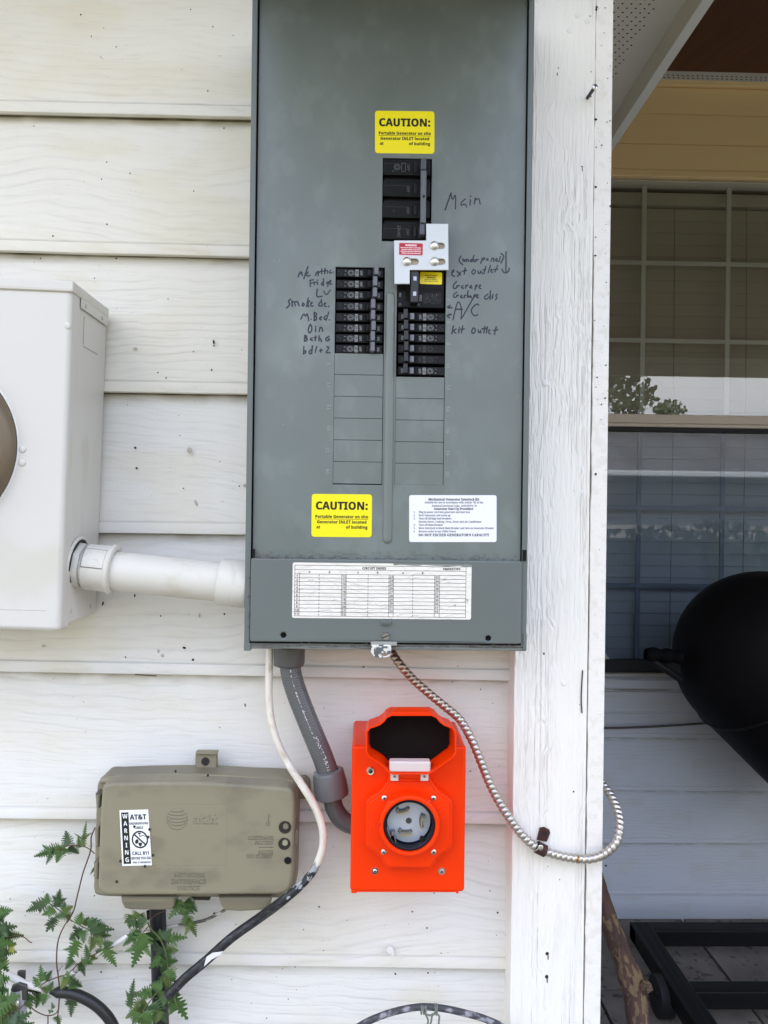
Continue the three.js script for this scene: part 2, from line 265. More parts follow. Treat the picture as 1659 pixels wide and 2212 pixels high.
// ---------------------------------------------------------------- grey breaker panel
const ZF = -0.925, ZD = -0.931;                                // flange and dead front planes
const panelCol = [0.128, 0.148, 0.145];
const panelGloss = gloss(0.55, 0.85);
const panelPaint = std({ color: lin(...panelCol), roughness: 0.52, roughnessMap: panelGloss, bumpMap: mottle, bumpScale: 0.00012 });
const panel = thing('breaker_panel', 'open grey electrical breaker panel with handwritten circuit names', 'breaker panel', V(W(840, 1400, ZF).x, W(840, 1400, ZF).y, ZW + 0.004));
{
  const zb = ZW + 0.003;
  const L = W(545, 0, ZF).x * 0 + W(536, 700, ZF).x, R = W(1146, 700, ZF).x, T = W(840, -26, ZF).y, B = W(840, 1404, ZF).y;
  const lip = 0.0068, th = 0.0018;
  part(panel, 'side_wall', [boxAt(L, L + th, B, T, zb, ZF - 0.0001, 0.0006), boxAt(L, L + lip, B + 0.005, T, ZF - 0.0022, ZF, 0.0009)], panelPaint);
  part(panel, 'side_wall', [boxAt(R - th, R, B, T, zb, ZF - 0.0001, 0.0006), boxAt(R - lip, R, B + 0.005, T, ZF - 0.0022, ZF, 0.0009)], panelPaint);
  part(panel, 'top_wall', boxAt(L + th, R - th, T - th, T, zb, ZF, 0.0005), panelPaint);
  part(panel, 'back_plate', boxAt(L + th, R - th, B + 0.004, T - 0.003, zb, zb + 0.003, 0.0005), std({ color: lin(0.02, 0.02, 0.022), roughness: 0.9 }));
  // the box's own door, swung up out of the picture: it shades the top of the dead front
  part(panel, 'raised_door', boxAt(L, R, 0, 0.0016, 0, 0.62, 0.0005).rotateX(-0.05).translate(0, T - 0.004, ZF - 0.001), panelPaint);
  // foot of the box: worn lip with grit on it
  const by1 = W(840, 1391.5, ZF).y;
  part(panel, 'bottom_wall', [boxAt(L + 0.001, R - 0.001, B, B + 0.004, zb, ZF, 0.0008), boxAt(L + 0.004, R - 0.002, B + 0.0036, by1 - 0.0004, ZF - 0.007, ZF - 0.001, 0.0012)], std({ color: lin(0.2, 0.21, 0.19), roughness: 0.6, map: dataTex(256, 256, (x, y) => { const k = sstep(0.52, 0.7, fbm(x / 22, y / 14, 5)); return [0.95 - k * 0.5, 0.95 - k * 0.55, 0.95 - k * 0.58]; }, true), bumpMap: mottle, bumpScale: 0.0006 }));
  // dead front: one sheet with its openings, painted, written on with a marker, slot numbers embossed
  const dl = W(551.5, 700, ZD).x, dr = W(1131, 700, ZD).x, db = W(840, 1213, ZD).y, dt = T - 0.004, CW = 1000, CH = 2048;
  const cx = (p) => ((p.x - dl) / (dr - dl)) * CW, cy = (p) => (1 - (p.y - db) / (dt - db)) * CH, toC = (px, py) => { const p = W(px, py, ZD); return [cx(p), cy(p)]; };
  const ppx = CW / (dr - dl) * K(ZD);                           // canvas pixels per photograph pixel
  const marks = [   // [origin, scale, strokes]
    [[493.7, 0], 0.4299, 'M1088,1055 1104,1010 1118,970|M1118,970 1123,1018 1142,965 1140,1050|M1190,1000 1168,1015 1168,1035 1188,1022 1196,1040|M1215,1005 1213,1030|M1216,986 1217,987|M1235,1025 1240,995|M1240,1006 1258,990 1264,1025'],
    [[603.5, 570.5], 0.1323, 'M310,205 345,95 375,185|M320,160 375,140|M465,45 400,235|M470,130 440,165 450,200 500,185|M590,185 632,85 635,190|M600,150 650,135|M690,80 690,160|M655,125 780,105|M745,75 740,155|M790,115 788,150|M840,100 815,125 825,150 855,140|M880,130 882,131'],
    [[603.5, 570.5], 0.1323, 'M495,265 555,255|M505,265 505,365|M505,315 545,305|M565,290 570,340|M570,310 590,290 605,300|M625,295 625,335|M620,262 621,263|M715,295 685,310 690,345 720,335|M720,240 722,350|M800,290 770,300 775,325 800,315|M800,290 790,365|M820,300 850,275 830,265 815,300 830,328 855,325'],
    [[603.5, 570.5], 0.1323, 'M620,410 590,545 695,525|M725,440 760,530 828,425'],
    [[603.5, 570.5], 0.1323, 'M180,575 135,605 180,655 120,715|M205,600 210,690|M210,625 240,595 260,680|M260,620 295,595 320,680|M385,635 365,670 390,690 410,655 385,635|M470,555 445,695|M490,600 455,645 480,695|M510,650 545,630 520,620 505,660 520,688 550,685|M690,600 640,640 645,690 680,680|M685,575 700,690|M730,660 765,640 740,630 725,665 740,693 768,688|M803,690 805,691'],
    [[603.5, 570.5], 0.1323, 'M350,900 400,785 425,870 455,790 480,920|M517,900 518,901|M570,790 570,915|M570,790 610,800 600,845 575,850 615,870 600,915 565,920|M690,860 660,865 655,905 690,910|M660,885 690,870|M760,840 725,870 735,910 770,890|M805,785 765,920|M815,910 817,911'],
    [[603.5, 570.5], 0.1323, 'M500,990 465,1060 480,1130 520,1110 535,1040 510,985|M592,1050 592,1100|M590,1020 591,1021|M650,1100 665,1030|M665,1045 695,1020 705,1095'],
    [[603.5, 570.5], 0.1323, 'M415,1165 410,1255|M415,1165 450,1170 440,1200 420,1205 460,1220 445,1250 410,1258|M535,1205 505,1215 510,1245 535,1235 540,1250|M590,1175 585,1250|M565,1205 610,1195|M650,1170 645,1255|M650,1220 675,1210 685,1265|M810,1180 760,1200 755,1250 800,1255 825,1220 795,1220'],
    [[603.5, 570.5], 0.1323, 'M400,1345 395,1460|M395,1420 435,1410 430,1450 390,1465|M510,1400 480,1430 495,1475 525,1450|M540,1335 525,1460|M610,1345 590,1420|M583,1440 584,1441|M655,1415 700,1405|M675,1390 675,1435|M775,1350 810,1350 800,1390 765,1430 765,1450 825,1445'],
    [[954.6, 521.2], 0.1058, 'M390,305 345,350 360,430 425,475|M430,360 430,400 455,405 470,370 475,410|M500,410 505,365|M505,375 540,365 545,410|M600,375 575,390 585,415 610,405|M655,285 610,415|M635,395 670,380 650,368 635,395 645,415 675,410|M695,415 700,370|M700,385 740,370|M830,345 790,450|M820,350 870,330 885,355 830,390|M930,355 910,370 920,390 945,385 940,360|M1000,410 1030,340|M1030,350 1065,345 1060,410|M1100,385 1135,365 1110,350 1098,385 1110,410 1140,405|M1195,310 1165,415|M1210,250 1270,290 1250,360 1205,440|M1310,215 1305,610|M1230,570 1250,630 1300,650 1360,620 1375,550'],
    [[954.6, 521.2], 0.1058, 'M200,650 255,610 230,580 200,630 205,700 255,712|M310,615 380,690|M385,625 320,715|M475,545 455,670|M430,610 500,595|M640,580 605,620 620,670 670,665 690,600 650,575|M735,610 740,655 780,660 790,610|M790,610 830,660|M895,515 860,655|M840,585 890,575|M990,495 945,640|M1000,600 1035,580 1010,565 995,600 1010,635 1035,630|M1140,490 1080,630|M1060,580 1140,570'],
    [[954.6, 521.2], 0.1058, 'M300,825 230,880 230,960 280,970 320,920 290,915 360,905|M430,905 395,925 405,960 435,945 440,965|M485,955 490,900|M490,920 530,890|M605,905 565,925 575,955 605,940 612,955|M715,890 680,905 690,940 715,920|M715,890 670,990|M755,930 800,905 775,885 755,930 770,965 800,965'],
    [[954.6, 521.2], 0.1058, 'M305,1040 235,1080 230,1140 280,1150 325,1110 290,1105 345,1100|M405,1105 375,1125 385,1150 410,1135 418,1155|M455,1155 460,1105|M460,1120 490,1100|M535,1010 510,1150 545,1140 550,1110 520,1110|M590,1110 565,1125 575,1145 600,1130 605,1150|M680,1090 650,1105 655,1130 680,1120|M685,1090 610,1205|M705,1125 745,1100 720,1085 705,1125 715,1150 745,1150'],
    [[954.6, 521.2], 0.1058, 'M940,1080 870,1120 870,1180 920,1185 980,1120|M990,1015 985,1190|M1035,1110 1030,1165|M1048,1085 1049,1086|M1130,1080 1090,1110 1130,1150 1095,1190|M225,1605 275,1380 320,1240 350,1235 390,1320 405,1420 390,1590|M275,1385 415,1390|M600,1230 410,1565|M750,1305 740,1270 660,1310 590,1400 620,1490 680,1530 730,1495|M210,1360 110,1340|M170,1310 105,1345 150,1365|M190,1490 110,1520|M150,1490 95,1530 155,1560'],
    [[954.6, 521.2], 0.1058, 'M235,1730 205,1890|M290,1790 225,1830 285,1875|M345,1800 345,1870|M355,1765 356,1766|M425,1725 400,1870|M380,1800 455,1790|M640,1770 600,1830 620,1885 665,1870 690,1800 650,1770|M740,1810 740,1865 780,1865 790,1810 795,1870|M880,1740 855,1870|M820,1790 930,1775|M930,1750 905,1870|M950,1840 990,1815 970,1800 950,1840 960,1885 995,1885|M1110,1750 1070,1900|M1050,1820 1145,1805'],
  ];
  const smooth = (ctx, pts) => { ctx.beginPath(); ctx.moveTo(...pts[0]); for (let i = 1; i < pts.length - 1; i++) ctx.quadraticCurveTo(pts[i][0], pts[i][1], (pts[i][0] + pts[i + 1][0]) / 2, (pts[i][1] + pts[i + 1][1]) / 2); ctx.lineTo(...pts[pts.length - 1]); ctx.stroke(); };
  const numbers = [['9', 711, 787], ['11', 711, 833], ['13', 711, 881], ['15', 711, 927], ['17', 709, 974], ['19', 709, 1020], ['2', 969, 602], ['4', 969, 648], ['6', 969, 697], ['8', 969, 744], ['10', 969, 790], ['12', 969, 837], ['14', 968, 884], ['16', 968, 931], ['18', 968, 979], ['20', 967, 1025]];
  const sheet = canvasTex(CW, CH, (ctx) => {
    const im = ctx.createImageData(CW, CH), d = im.data, base = [109, 117, 115];
    for (let y = 0; y < CH; y++) for (let x = 0; x < CW; x++) {
      const o = (y * CW + x) * 4, blot = fbm(x / 120, y / 160, 5), fine = hash(x, y) - 0.5, fade = sstep(0.5, 0.75, fbm(x / 60 + 40, y / 90, 4)) * 7, low = sstep(0.975, 1, y / CH) * sstep(0.48, 0.7, fbm(x / 14, y / 7, 4)) * 26;
      for (let c = 0; c < 3; c++) d[o + c] = base[c] + (blot - 0.5) * 9 + fade * 0.9 + fine * 3 - low * (0.8 + c * 0.12);
      d[o + 3] = 255;
    }
    ctx.putImageData(im, 0, 0);
    ctx.lineCap = ctx.lineJoin = 'round';
    // scuffs and pits
    for (let i = 0; i < 70; i++) { ctx.fillStyle = `rgba(${rnd() < 0.5 ? '70,70,66' : '165,170,165'},${rr(0.15, 0.5)})`; ctx.beginPath(); ctx.ellipse(rr(0, CW), rr(0, CH), rr(0.6, 2.6), rr(0.6, 3), rr(0, 3), 0, 7); ctx.fill(); }
    for (const [x, y, l] of [[604, 560, 8], [935, 388, 5], [961, 424, 6], [1062, 488, 5], [796, 310, 5], [663, 421, 4], [784, 183, 3], [640, 165, 3]]) { const [a, b] = toC(x, y); ctx.strokeStyle = 'rgba(165,168,160,.5)'; ctx.lineWidth = 1.6; ctx.beginPath(); ctx.moveTo(a, b); ctx.lineTo(a + rr(-2, 3), b + l); ctx.stroke(); }
    for (let i = 0; i < 46; i++) { const x = rr(0, CW), y = rr(0, CH), a = rr(-0.5, 0.5) + (rnd() < 0.5 ? 1.57 : 0), l = rr(4, 26); ctx.strokeStyle = `rgba(${rnd() < 0.6 ? '150,156,152' : '62,66,64'},${rr(0.12, 0.4)})`; ctx.lineWidth = rr(0.6, 1.8); ctx.beginPath(); ctx.moveTo(x, y); ctx.lineTo(x + Math.cos(a) * l, y + Math.sin(a) * l); ctx.stroke(); }
    // soft pale reflection blotches painted in beside the writing
    for (const [x, y, r] of [[640, 700, 60], [668, 742, 42], [704, 690, 20], [706, 728, 18], [600, 760, 50], [720, 566, 26]]) { const [a, b] = toC(x, y), g = ctx.createRadialGradient(a, b, 0, a, b, r * ppx); g.addColorStop(0, 'rgba(150,158,156,.28)'); g.addColorStop(1, 'rgba(150,158,156,0)'); ctx.fillStyle = g; ctx.fillRect(a - r * ppx, b - r * ppx, 2 * r * ppx, 2 * r * ppx); }
    for (const [o, s, strokes] of marks) for (const st of strokes.split('|')) {
      const pts = ptsZoom(st.slice(1), o, s).map(([x, y]) => toC(x, y));
      ctx.strokeStyle = `rgba(16,17,32,${rr(0.88, 1)})`; ctx.lineWidth = ppx * (s > 0.4 ? 2.8 : 3.0) * rr(0.85, 1.1);
      smooth(ctx, pts);
    }
    ctx.fillStyle = 'rgba(170,176,170,.35)'; ctx.font = `bold ${11 * ppx}px sans-serif`; ctx.textAlign = 'center'; ctx.textBaseline = 'middle';
    for (const [t, x, y] of numbers) { const [a, b] = toC(x, y); ctx.save(); ctx.translate(a - 1, b - 1); ctx.rotate(Math.PI / 2 * (x < 800 ? -1 : 1)); ctx.fillText(t, 0, 0); ctx.restore(); }
  });
  const relief = canvasTex(CW, CH, (ctx) => {
    ctx.fillStyle = '#808080'; ctx.fillRect(0, 0, CW, CH); ctx.fillStyle = '#fff'; ctx.font = `bold ${11 * ppx}px sans-serif`; ctx.textAlign = 'center'; ctx.textBaseline = 'middle';
    for (const [t, x, y] of numbers) { const [a, b] = toC(x, y); ctx.save(); ctx.translate(a, b); ctx.rotate(Math.PI / 2 * (x < 800 ? -1 : 1)); ctx.fillText(t, 0, 0); ctx.restore(); }
    for (let i = 0; i < 240; i++) { ctx.fillStyle = rnd() < 0.5 ? 'rgba(150,150,150,.5)' : 'rgba(105,105,105,.6)'; ctx.beginPath(); ctx.arc(rr(0, CW), rr(0, CH), rr(0.8, 3), 0, 7); ctx.fill(); }
  }, false);
  const colL = rect(722.3, 577.7, 828.3, 1046.8, ZD), colR = rect(855.3, 583, 960.8, 1047.6, ZD), openM = rect(826, 342, 932, 521.5, ZD);
  const hole = (q) => { const p = new THREE.Path(); p.moveTo(q.x0, q.y0); p.lineTo(q.x0, q.y1); p.lineTo(q.x1, q.y1); p.lineTo(q.x1, q.y0); p.closePath(); return p; };
  const s = roundRect(dl, db, dr, dt, 0.004); s.holes.push(hole(colL), hole(colR), hole(openM));
  const deadMat = std({ map: sheet, bumpMap: relief, bumpScale: 0.0005, roughness: 0.5, roughnessMap: panelGloss });
  const uvSheet = (g) => planarUV(g, dl, db, dr - dl, dt - db);
  part(panel, 'dead_front', uvSheet(extrude(s, ZD, 0.0022, 0.0009, 3)), deadMat);
  part(panel, 'dead_front_skirt', [boxAt(dl, dl + 0.0015, db, dt, ZD - 0.014, ZD - 0.001, 0.0004), boxAt(dr - 0.0015, dr, db, dt, ZD - 0.014, ZD - 0.001, 0.0004)], panelPaint);
  // blank plates still closing the unused slots
  const plate = (q, y0, y1, up) => { const a = W(840, y0, ZD).y, b = W(840, y1, ZD).y, f = ZD - 0.0002 + up; return uvSheet(boxAt(q.x0 + 0.0001, q.x1 - 0.0005, b + 0.00035, a - 0.00002, f - 0.0016, f, 0.0005)); };
  [764.6, 811, 858, 905, 952, 999, 1046.6].forEach((y, i, a) => { if (i < 6) part(panel, 'blank_plate', plate(colL, y, a[i + 1], rr(-0.0002, 0.0002)), deadMat); });
  [813.2, 860, 907, 954, 1000.5, 1047.4].forEach((y, i, a) => { if (i < 5) part(panel, 'blank_plate', plate(colR, y, a[i + 1], rr(-0.0002, 0.0002)), deadMat); });
  // pressed rib between the two columns
  const ra = W(841, 640, ZD), rb = W(839, 1164, ZD);
  part(panel, 'centre_rib', new THREE.CapsuleGeometry(0.0058, ra.y - rb.y, 10, 24).scale(1, 1, 0.62).translate((ra.x + rb.x) / 2, (ra.y + rb.y) / 2, ZD - 0.0003), std({ color: lin(0.165, 0.186, 0.178), roughness: 0.32, bumpMap: mottle, bumpScale: 0.0001 }));
  part(panel, 'interior_shroud', boxAt(dl + 0.01, dr - 0.01, db + 0.02, dt - 0.02, ZD - 0.022, ZD - 0.019), holeMat);

  // ---- breakers
  const plastic = phys({ color: lin(0.012, 0.0125, 0.014), specularIntensity: 0.4, roughness: 0.42, roughnessMap: gloss(0.7, 1) }), handleMat = std({ color: lin(0.13, 0.135, 0.165), roughness: 0.3 }), handleDark = std({ color: lin(0.016, 0.016, 0.018), roughness: 0.38 });
  const rosette = (ctx, x, y, r) => { ctx.lineWidth = r * 0.13; ctx.beginPath(); ctx.arc(x, y, r, 0, 7); ctx.stroke(); ctx.lineWidth = r * 0.15; for (let k = 0; k < 4; k++) { const a = k * Math.PI / 2 + 0.5; ctx.beginPath(); ctx.arc(x + Math.cos(a) * r * 0.42, y + Math.sin(a) * r * 0.42, r * 0.3, a - 2.4, a + 1.6); ctx.stroke(); } };
  const faceTex = (amps, dim) => canvasTex(512, 112, (ctx, w, h) => {
    ctx.fillStyle = '#131416'; ctx.fillRect(0, 0, w, h); const ink = (k) => `rgba(186,190,190,${k * dim})`;
    for (let i = 0; i < 60; i++) { ctx.fillStyle = ink(0.35 * rnd()); ctx.fillRect(14 + Math.floor(i / 8) * 7, 12 + rnd() * 80, 4, rr(2, 9)); }
    ctx.fillStyle = ink(0.8); ctx.save(); ctx.translate(100, 30); ctx.rotate(Math.PI / 2); ctx.textAlign = 'center'; ctx.textBaseline = 'middle'; ctx.font = 'bold 26px sans-serif'; ctx.fillText('R', 2, 0); ctx.restore();
    ctx.strokeStyle = ink(0.7); ctx.lineWidth = 5; ctx.beginPath(); ctx.arc(100, 78, 9, 0.6, 4.6); ctx.stroke();
    ctx.strokeStyle = ink(0.85); rosette(ctx, 160, 56, 34);
    ctx.fillStyle = ink(0.82); ctx.beginPath(); ctx.roundRect(206, 12, 36, 88, 8); ctx.fill(); ctx.fillStyle = '#1a1b1d'; ctx.save(); ctx.translate(224, 56); ctx.rotate(Math.PI / 2); ctx.textAlign = 'center'; ctx.textBaseline = 'middle'; ctx.font = 'bold 37px sans-serif'; ctx.fillText(amps, -9, 1); ctx.font = 'bold 24px sans-serif'; ctx.fillText('A', 31, 1); ctx.restore();
    ctx.fillStyle = ink(0.9); ctx.save(); ctx.translate(270, 56); ctx.rotate(Math.PI / 2); ctx.textAlign = 'center'; ctx.textBaseline = 'middle'; ctx.font = 'bold 37px sans-serif'; ctx.scale(0.95, 1); ctx.fillText('OFF', 0, 1); ctx.restore();
    ctx.save(); ctx.translate(466, 56); ctx.rotate(Math.PI / 2); ctx.textAlign = 'center'; ctx.textBaseline = 'middle'; ctx.font = 'bold 38px sans-serif'; ctx.fillText('ON', 0, 1); ctx.restore();
  });
  const face = (map) => phys({ map, roughness: 0.42, specularIntensity: 0.35 }), faceMat = { 20: face(faceTex('20', 0.85)), 15: face(faceTex('15', 0.75)), faint: face(faceTex('20', 0.32)) };
  const BW = 0.0578, BH = 0.0106;
  const bodyGeo = (() => { const g = rbox(BW, BH, 0.03, 0.0009).translate(0, 0, -0.015); return planarUV(g, -BW / 2, -BH / 2, BW, BH); })();
  const handleGeo = rbox(0.0052, 0.0116, 0.012, 0.0009), rockerGeo = rbox(0.0052, 0.0078, 0.004, 0.0008), slotGeo = rbox(0.0088, 0.0088, 0.0006, 0.0002);
  const ZB = ZD - 0.0012;
  function breaker(px, py, m, flip, slide, hm, rm) {
    const b = lpart(panel, 'circuit_breaker', bodyGeo, m, panel.worldToLocal(W(px, py, ZB)), [0, 0, flip ? Math.PI : 0]);
    lpart(b, 'toggle_slot', slotGeo, holeMat, V(0.0103, 0, 0.0003));
    lpart(b, 'rocker', rockerGeo, rm, V(0.0118, 0, 0.0006), [0, 0.25, 0]);
    lpart(b, 'handle', handleGeo, hm, V(0.0192 + slide, flip ? -0.0012 : 0.0012, 0.005), [0, 0.12, 0]);
    return b;
  }
  [[589.8, 0.0004], [614, -0.0008], [637.6, -0.001], [662, -0.003], [685.8, -0.003], [708.8, -0.0022], [731.2, -0.003], [754, -0.003]].forEach(([y, sl], i) => breaker(777.5 - i * 0.3, y, faceMat[i === 3 ? 15 : 20], false, sl, handleMat, plastic));
  const rockMat = std({ color: lin(0.2, 0.21, 0.25), roughness: 0.22 });
  [684.5, 707.8, 730.6, 753.6, 776.8, 801.3].forEach((y, i) => breaker(911 - i * 0.2, y, i === 3 || i === 4 ? faceMat.faint : faceMat[20], true, [0.0005, 0, -0.0003, -0.0005, -0.0005, 0.0002][i], handleDark, rockMat));
  // generator breaker, two poles wide
  const gen = canvasTex(512, 400, (ctx, w, h) => {
    ctx.fillStyle = '#101113'; ctx.fillRect(0, 0, w, h); ctx.fillStyle = '#070708'; ctx.fillRect(0, 186, w, 30);
    const ink = 'rgba(180,184,186,.75)'; ctx.fillStyle = ink; ctx.strokeStyle = ink;
    const up = (t, x, y, sz) => { ctx.save(); ctx.translate(x, y); ctx.rotate(-Math.PI / 2); ctx.textAlign = 'center'; ctx.textBaseline = 'middle'; ctx.font = `bold ${sz}px sans-serif`; ctx.fillText(t, 0, 0); ctx.restore(); };
    up('ON', 34, 262, 30); rosette(ctx, 34, 366, 15); up('50A', 258, 292, 42);
    for (let c = 0; c < 9; c++) { let y = 240; while (y < 345) { const l = rr(6, 20); ctx.fillStyle = `rgba(180,184,186,${rr(0.25, 0.6)})`; ctx.fillRect(292 + c * 22, y, rr(4, 7), l); y += l + rr(3, 6); } }
    ctx.lineWidth = 3; ctx.beginPath(); ctx.arc(240, 366, 11, 0, 7); ctx.stroke();
  });
  const gq = rect(857, 583.5, 960, 667, ZB), gw = gq.w * 0.985, gh = gq.h * 0.96;
  const gb = lpart(panel, 'generator_breaker', planarUV(rbox(gw, gh, 0.03, 0.0012).translate(0, 0, -0.015), -gw / 2, -gh / 2, gw, gh), face(gen), panel.worldToLocal(gq.c.clone()));
  lpart(gb, 'toggle_slot', rbox(0.012, 0.013, 0.0006, 0.0003), holeMat, V(-0.0125, -0.008, 0.0004));
  const hq = rect(887, 585, 904, 653, ZB + 0.013);
  part(gb, 'handle_tie', boxAt(hq.x0, hq.x1, hq.y0, hq.y1, ZB, ZB + 0.013, 0.0012), handleDark);
  const bright = std({ color: lin(0.5, 0.53, 0.66), roughness: 0.4 });
  for (const [x, y] of [[896.5, 601.7], [895.8, 634.4]]) { const p = W(x, y, ZB + 0.0132); part(gb, 'rivet', rbox(0.0039, 0.0051, 0.0006, 0.0004).translate(p.x, p.y, p.z), bright); }
  const ylab = canvasTex(256, 150, (ctx, w, h) => {
    ctx.fillStyle = '#f3dc08'; ctx.fillRect(0, 0, w, h); ctx.fillStyle = '#2a2608';
    fit(ctx, 'GENERATOR BREAKER', 52, 48, 150, 18); fit(ctx, 'WARNING', 78, 76, 104, 26); fit(ctx, 'Breaker use ON/Off on', 56, 98, 146, 16); fit(ctx, 'if power meter is connected', 48, 118, 162, 16);
  });
  const sticker = (parent, name, x0, y0, x1, y1, z, r, t, label, turn = 0) => {
    const q = rect(x0, y0, x1, y1, z), g = planarUV(extrude(roundRect(-q.w / 2, -q.h / 2, q.w / 2, q.h / 2, r), 0, 0.0003, 0), -q.w / 2, -q.h / 2, q.w, q.h).rotateZ(turn).translate(q.c.x, q.c.y, z);
    const m = part(parent, name, g, std({ map: t, roughness: 0.38, bumpMap: mottle, bumpScale: 0.00008 })); if (label) m.userData.label = label; return m;
  };
  sticker(gb, 'warning_sticker', 907, 588, 955, 614, ZB + 0.0006, 0.0016, ylab, 'small yellow warning sticker on the generator breaker', -0.01);
  // main breaker: four poles joined by one bar
  const mb = lpart(panel, 'main_breaker', rbox(0.0575, 0.1, 0.02, 0.001).translate(0, 0, -0.014), plastic, panel.worldToLocal(W(879, 431.5, ZB - 0.004)));
  const pole = (k) => canvasTex(512, 180, (ctx, w, h) => {
    ctx.fillStyle = '#121414'; ctx.fillRect(0, 0, w, h); ctx.strokeStyle = 'rgba(120,128,126,.5)'; ctx.lineWidth = 3; ctx.strokeRect(4, 4, w - 8, h - 8); ctx.beginPath(); ctx.moveTo(8, 60); ctx.lineTo(280, 58 + k); ctx.stroke();
    ctx.fillStyle = ctx.strokeStyle = 'rgba(150,156,154,.6)';
    const dn = (t, x, y, sz) => { ctx.save(); ctx.translate(x, y); ctx.rotate(Math.PI / 2); ctx.textAlign = 'center'; ctx.textBaseline = 'middle'; ctx.font = `${sz}px sans-serif`; ctx.fillText(t, 0, 0); ctx.restore(); };
    dn('OFF', 272, 100, 42);
    if (k === 0) { rosette(ctx, 150, 96, 34); ctx.lineWidth = 4; ctx.strokeRect(200, 50, 40, 92); dn('R', 104, 140, 30); }
    if (k === 2) { ctx.beginPath(); ctx.arc(118, 110, 8, 3.4, 6.6); ctx.stroke(); dn('ON', 460, 90, 36); }
    if (k === 3) dn('22KAIC', 178, 92, 44);
    for (let i = 0; i < 8; i++) { ctx.fillStyle = `rgba(170,170,170,${rr(0.1, 0.4)})`; ctx.fillRect(rr(0, w), rr(0, h), rr(2, 9), rr(1, 4)); }
  });
  [[342.8, 377.7], [389.6, 424.2], [436, 470.2], [482.6, 517]].forEach(([a, b], k) => {
    const q = rect(828 - k * 0.6, a, 930 - k * 0.6, b, ZB), g = planarUV(boxAt(q.x0, q.x1, q.y0, q.y1, ZB - 0.02, ZB, 0.0016), q.x0, q.y0, q.w, q.h);
    part(mb, 'breaker_pole', g, face(pole(k)));
    const w = rect(889.5 - k * 0.6, a + 6, 903 - k * 0.6, b - 5, ZB + 0.0004); part(mb, 'toggle_slot', boxAt(w.x0, w.x1, w.y0, w.y1, ZB - 0.001, ZB + 0.0003, 0.0002), holeMat);
    const v = rect(895 - k * 0.6, a + 7, 902 - k * 0.6, b - 6, ZB + 0.001); part(mb, 'rocker', boxAt(v.x0, v.x1, v.y0, v.y1, ZB - 0.001, ZB + 0.001, 0.0008), plastic);
  });
  const zt = ZB + 0.016, toggleMat = std({ color: lin(0.07, 0.075, 0.1), roughness: 0.3 });
  for (const [a, b, x0, x1] of [[341.5, 366, 909.5, 921], [482.5, 507, 906.5, 917.5]]) { const q = rect(x0, a, x1, b, zt); part(mb, 'toggle', boxAt(q.x0, q.x1, q.y0, q.y1, ZB, zt, 0.0014), toggleMat); }
  const tq = rect(908.5, 366.6, 921, 481.5, zt + 0.001);
  part(mb, 'tie_bar', boxAt(tq.x0, tq.x1, tq.y0, tq.y1, zt - 0.009, zt + 0.001, 0.0016), std({ color: lin(0.1, 0.105, 0.125), roughness: 0.3, bumpMap: mottle, bumpScale: 0.0004 }));
  part(mb, 'pin_hole', cylZ(W(915.6, 424, zt + 0.0013), 0.0015, 0.0015, 0.0006, 16), holeMat);

  // ---- sliding interlock plate
  const ZI = -0.9165, pp = Wpts([[920.6, 483], [968.2, 483.4], [969, 583], [885.2, 583], [885, 613], [852.2, 613], [851.2, 519.3], [920.8, 519.3]], ZI), ip = shapeOf(pp);
  const holes = [[938, 530.7, 961], [878.7, 564.9, 904.6], [938.8, 564.9, 962]];
  for (const [x, y, xe] of holes) { const a = W(x, y, ZI), b = W(xe - 6.7, y + 0.3, ZI), r = 0.0037, h = new THREE.Path(); h.absarc(b.x, b.y, r, -Math.PI / 2, Math.PI / 2, false); h.absarc(a.x, a.y, r, Math.PI / 2, Math.PI * 1.5, false); h.closePath(); ip.holes.push(h); }
  const il = part(panel, 'interlock_plate', extrude(ip, ZI, 0.0026, 0.0003, 1, 12), std({ color: lin(0.62, 0.64, 0.66), metalness: 0.25, roughness: 0.42, bumpMap: mottle, bumpScale: 0.00006 }));
  il.userData.label = 'pale metal interlock plate with three slotted screws';
  const shank = [];
  for (const [x, y] of holes) {
    const p = W(x, y, ZI), prof = [[0, 0.0036], [0.0022, 0.0036], [0.003, 0.003], [0.0052, 0.0012], [0.0055, 0.0004], [0.0055, 0], [0, 0]].map(([a, b]) => new THREE.Vector2(a, b));
    part(il, 'screw', new THREE.LatheGeometry(prof, 28).rotateX(Math.PI / 2).translate(p.x, p.y, ZI + 0.0002), std({ color: lin(0.8, 0.79, 0.72), metalness: 1, roughness: 0.2, bumpMap: mottle, bumpScale: 0.0006 }));
    shank.push(cylZ(V(p.x, p.y, ZI), 0.003, 0.003, 0.0145, 14));
  }
  for (const g of shank) part(il, 'standoff', g, zinc);
  const bk = rect(868, 523, 965, 576, ZI); part(il, 'slider_backing', boxAt(bk.x0, bk.x1, bk.y0, bk.y1, ZI - 0.0046, ZI - 0.0036, 0.0003), std({ color: lin(0.46, 0.4, 0.31), roughness: 0.6 }));
  const red = canvasTex(512, 258, (ctx, w, h) => {
    ctx.fillStyle = '#b3122f'; ctx.fillRect(0, 0, w, h); ctx.strokeStyle = 'rgba(240,190,195,.7)'; ctx.lineWidth = 5; ctx.strokeRect(4, 4, w - 8, h - 8); ctx.fillStyle = '#f6e9ea';
    fit(ctx, 'WARNING!', 132, 66, 248, 52); fit(ctx, 'Main breaker MUST be OFF before', 32, 112, 448, 32); fit(ctx, 'generator breaker is Turned ON', 54, 152, 408, 32); fit(ctx, 'Generator and main breakers must', 32, 190, 448, 32); fit(ctx, 'NEVER be ON at the same time!', 54, 230, 412, 32);
  });
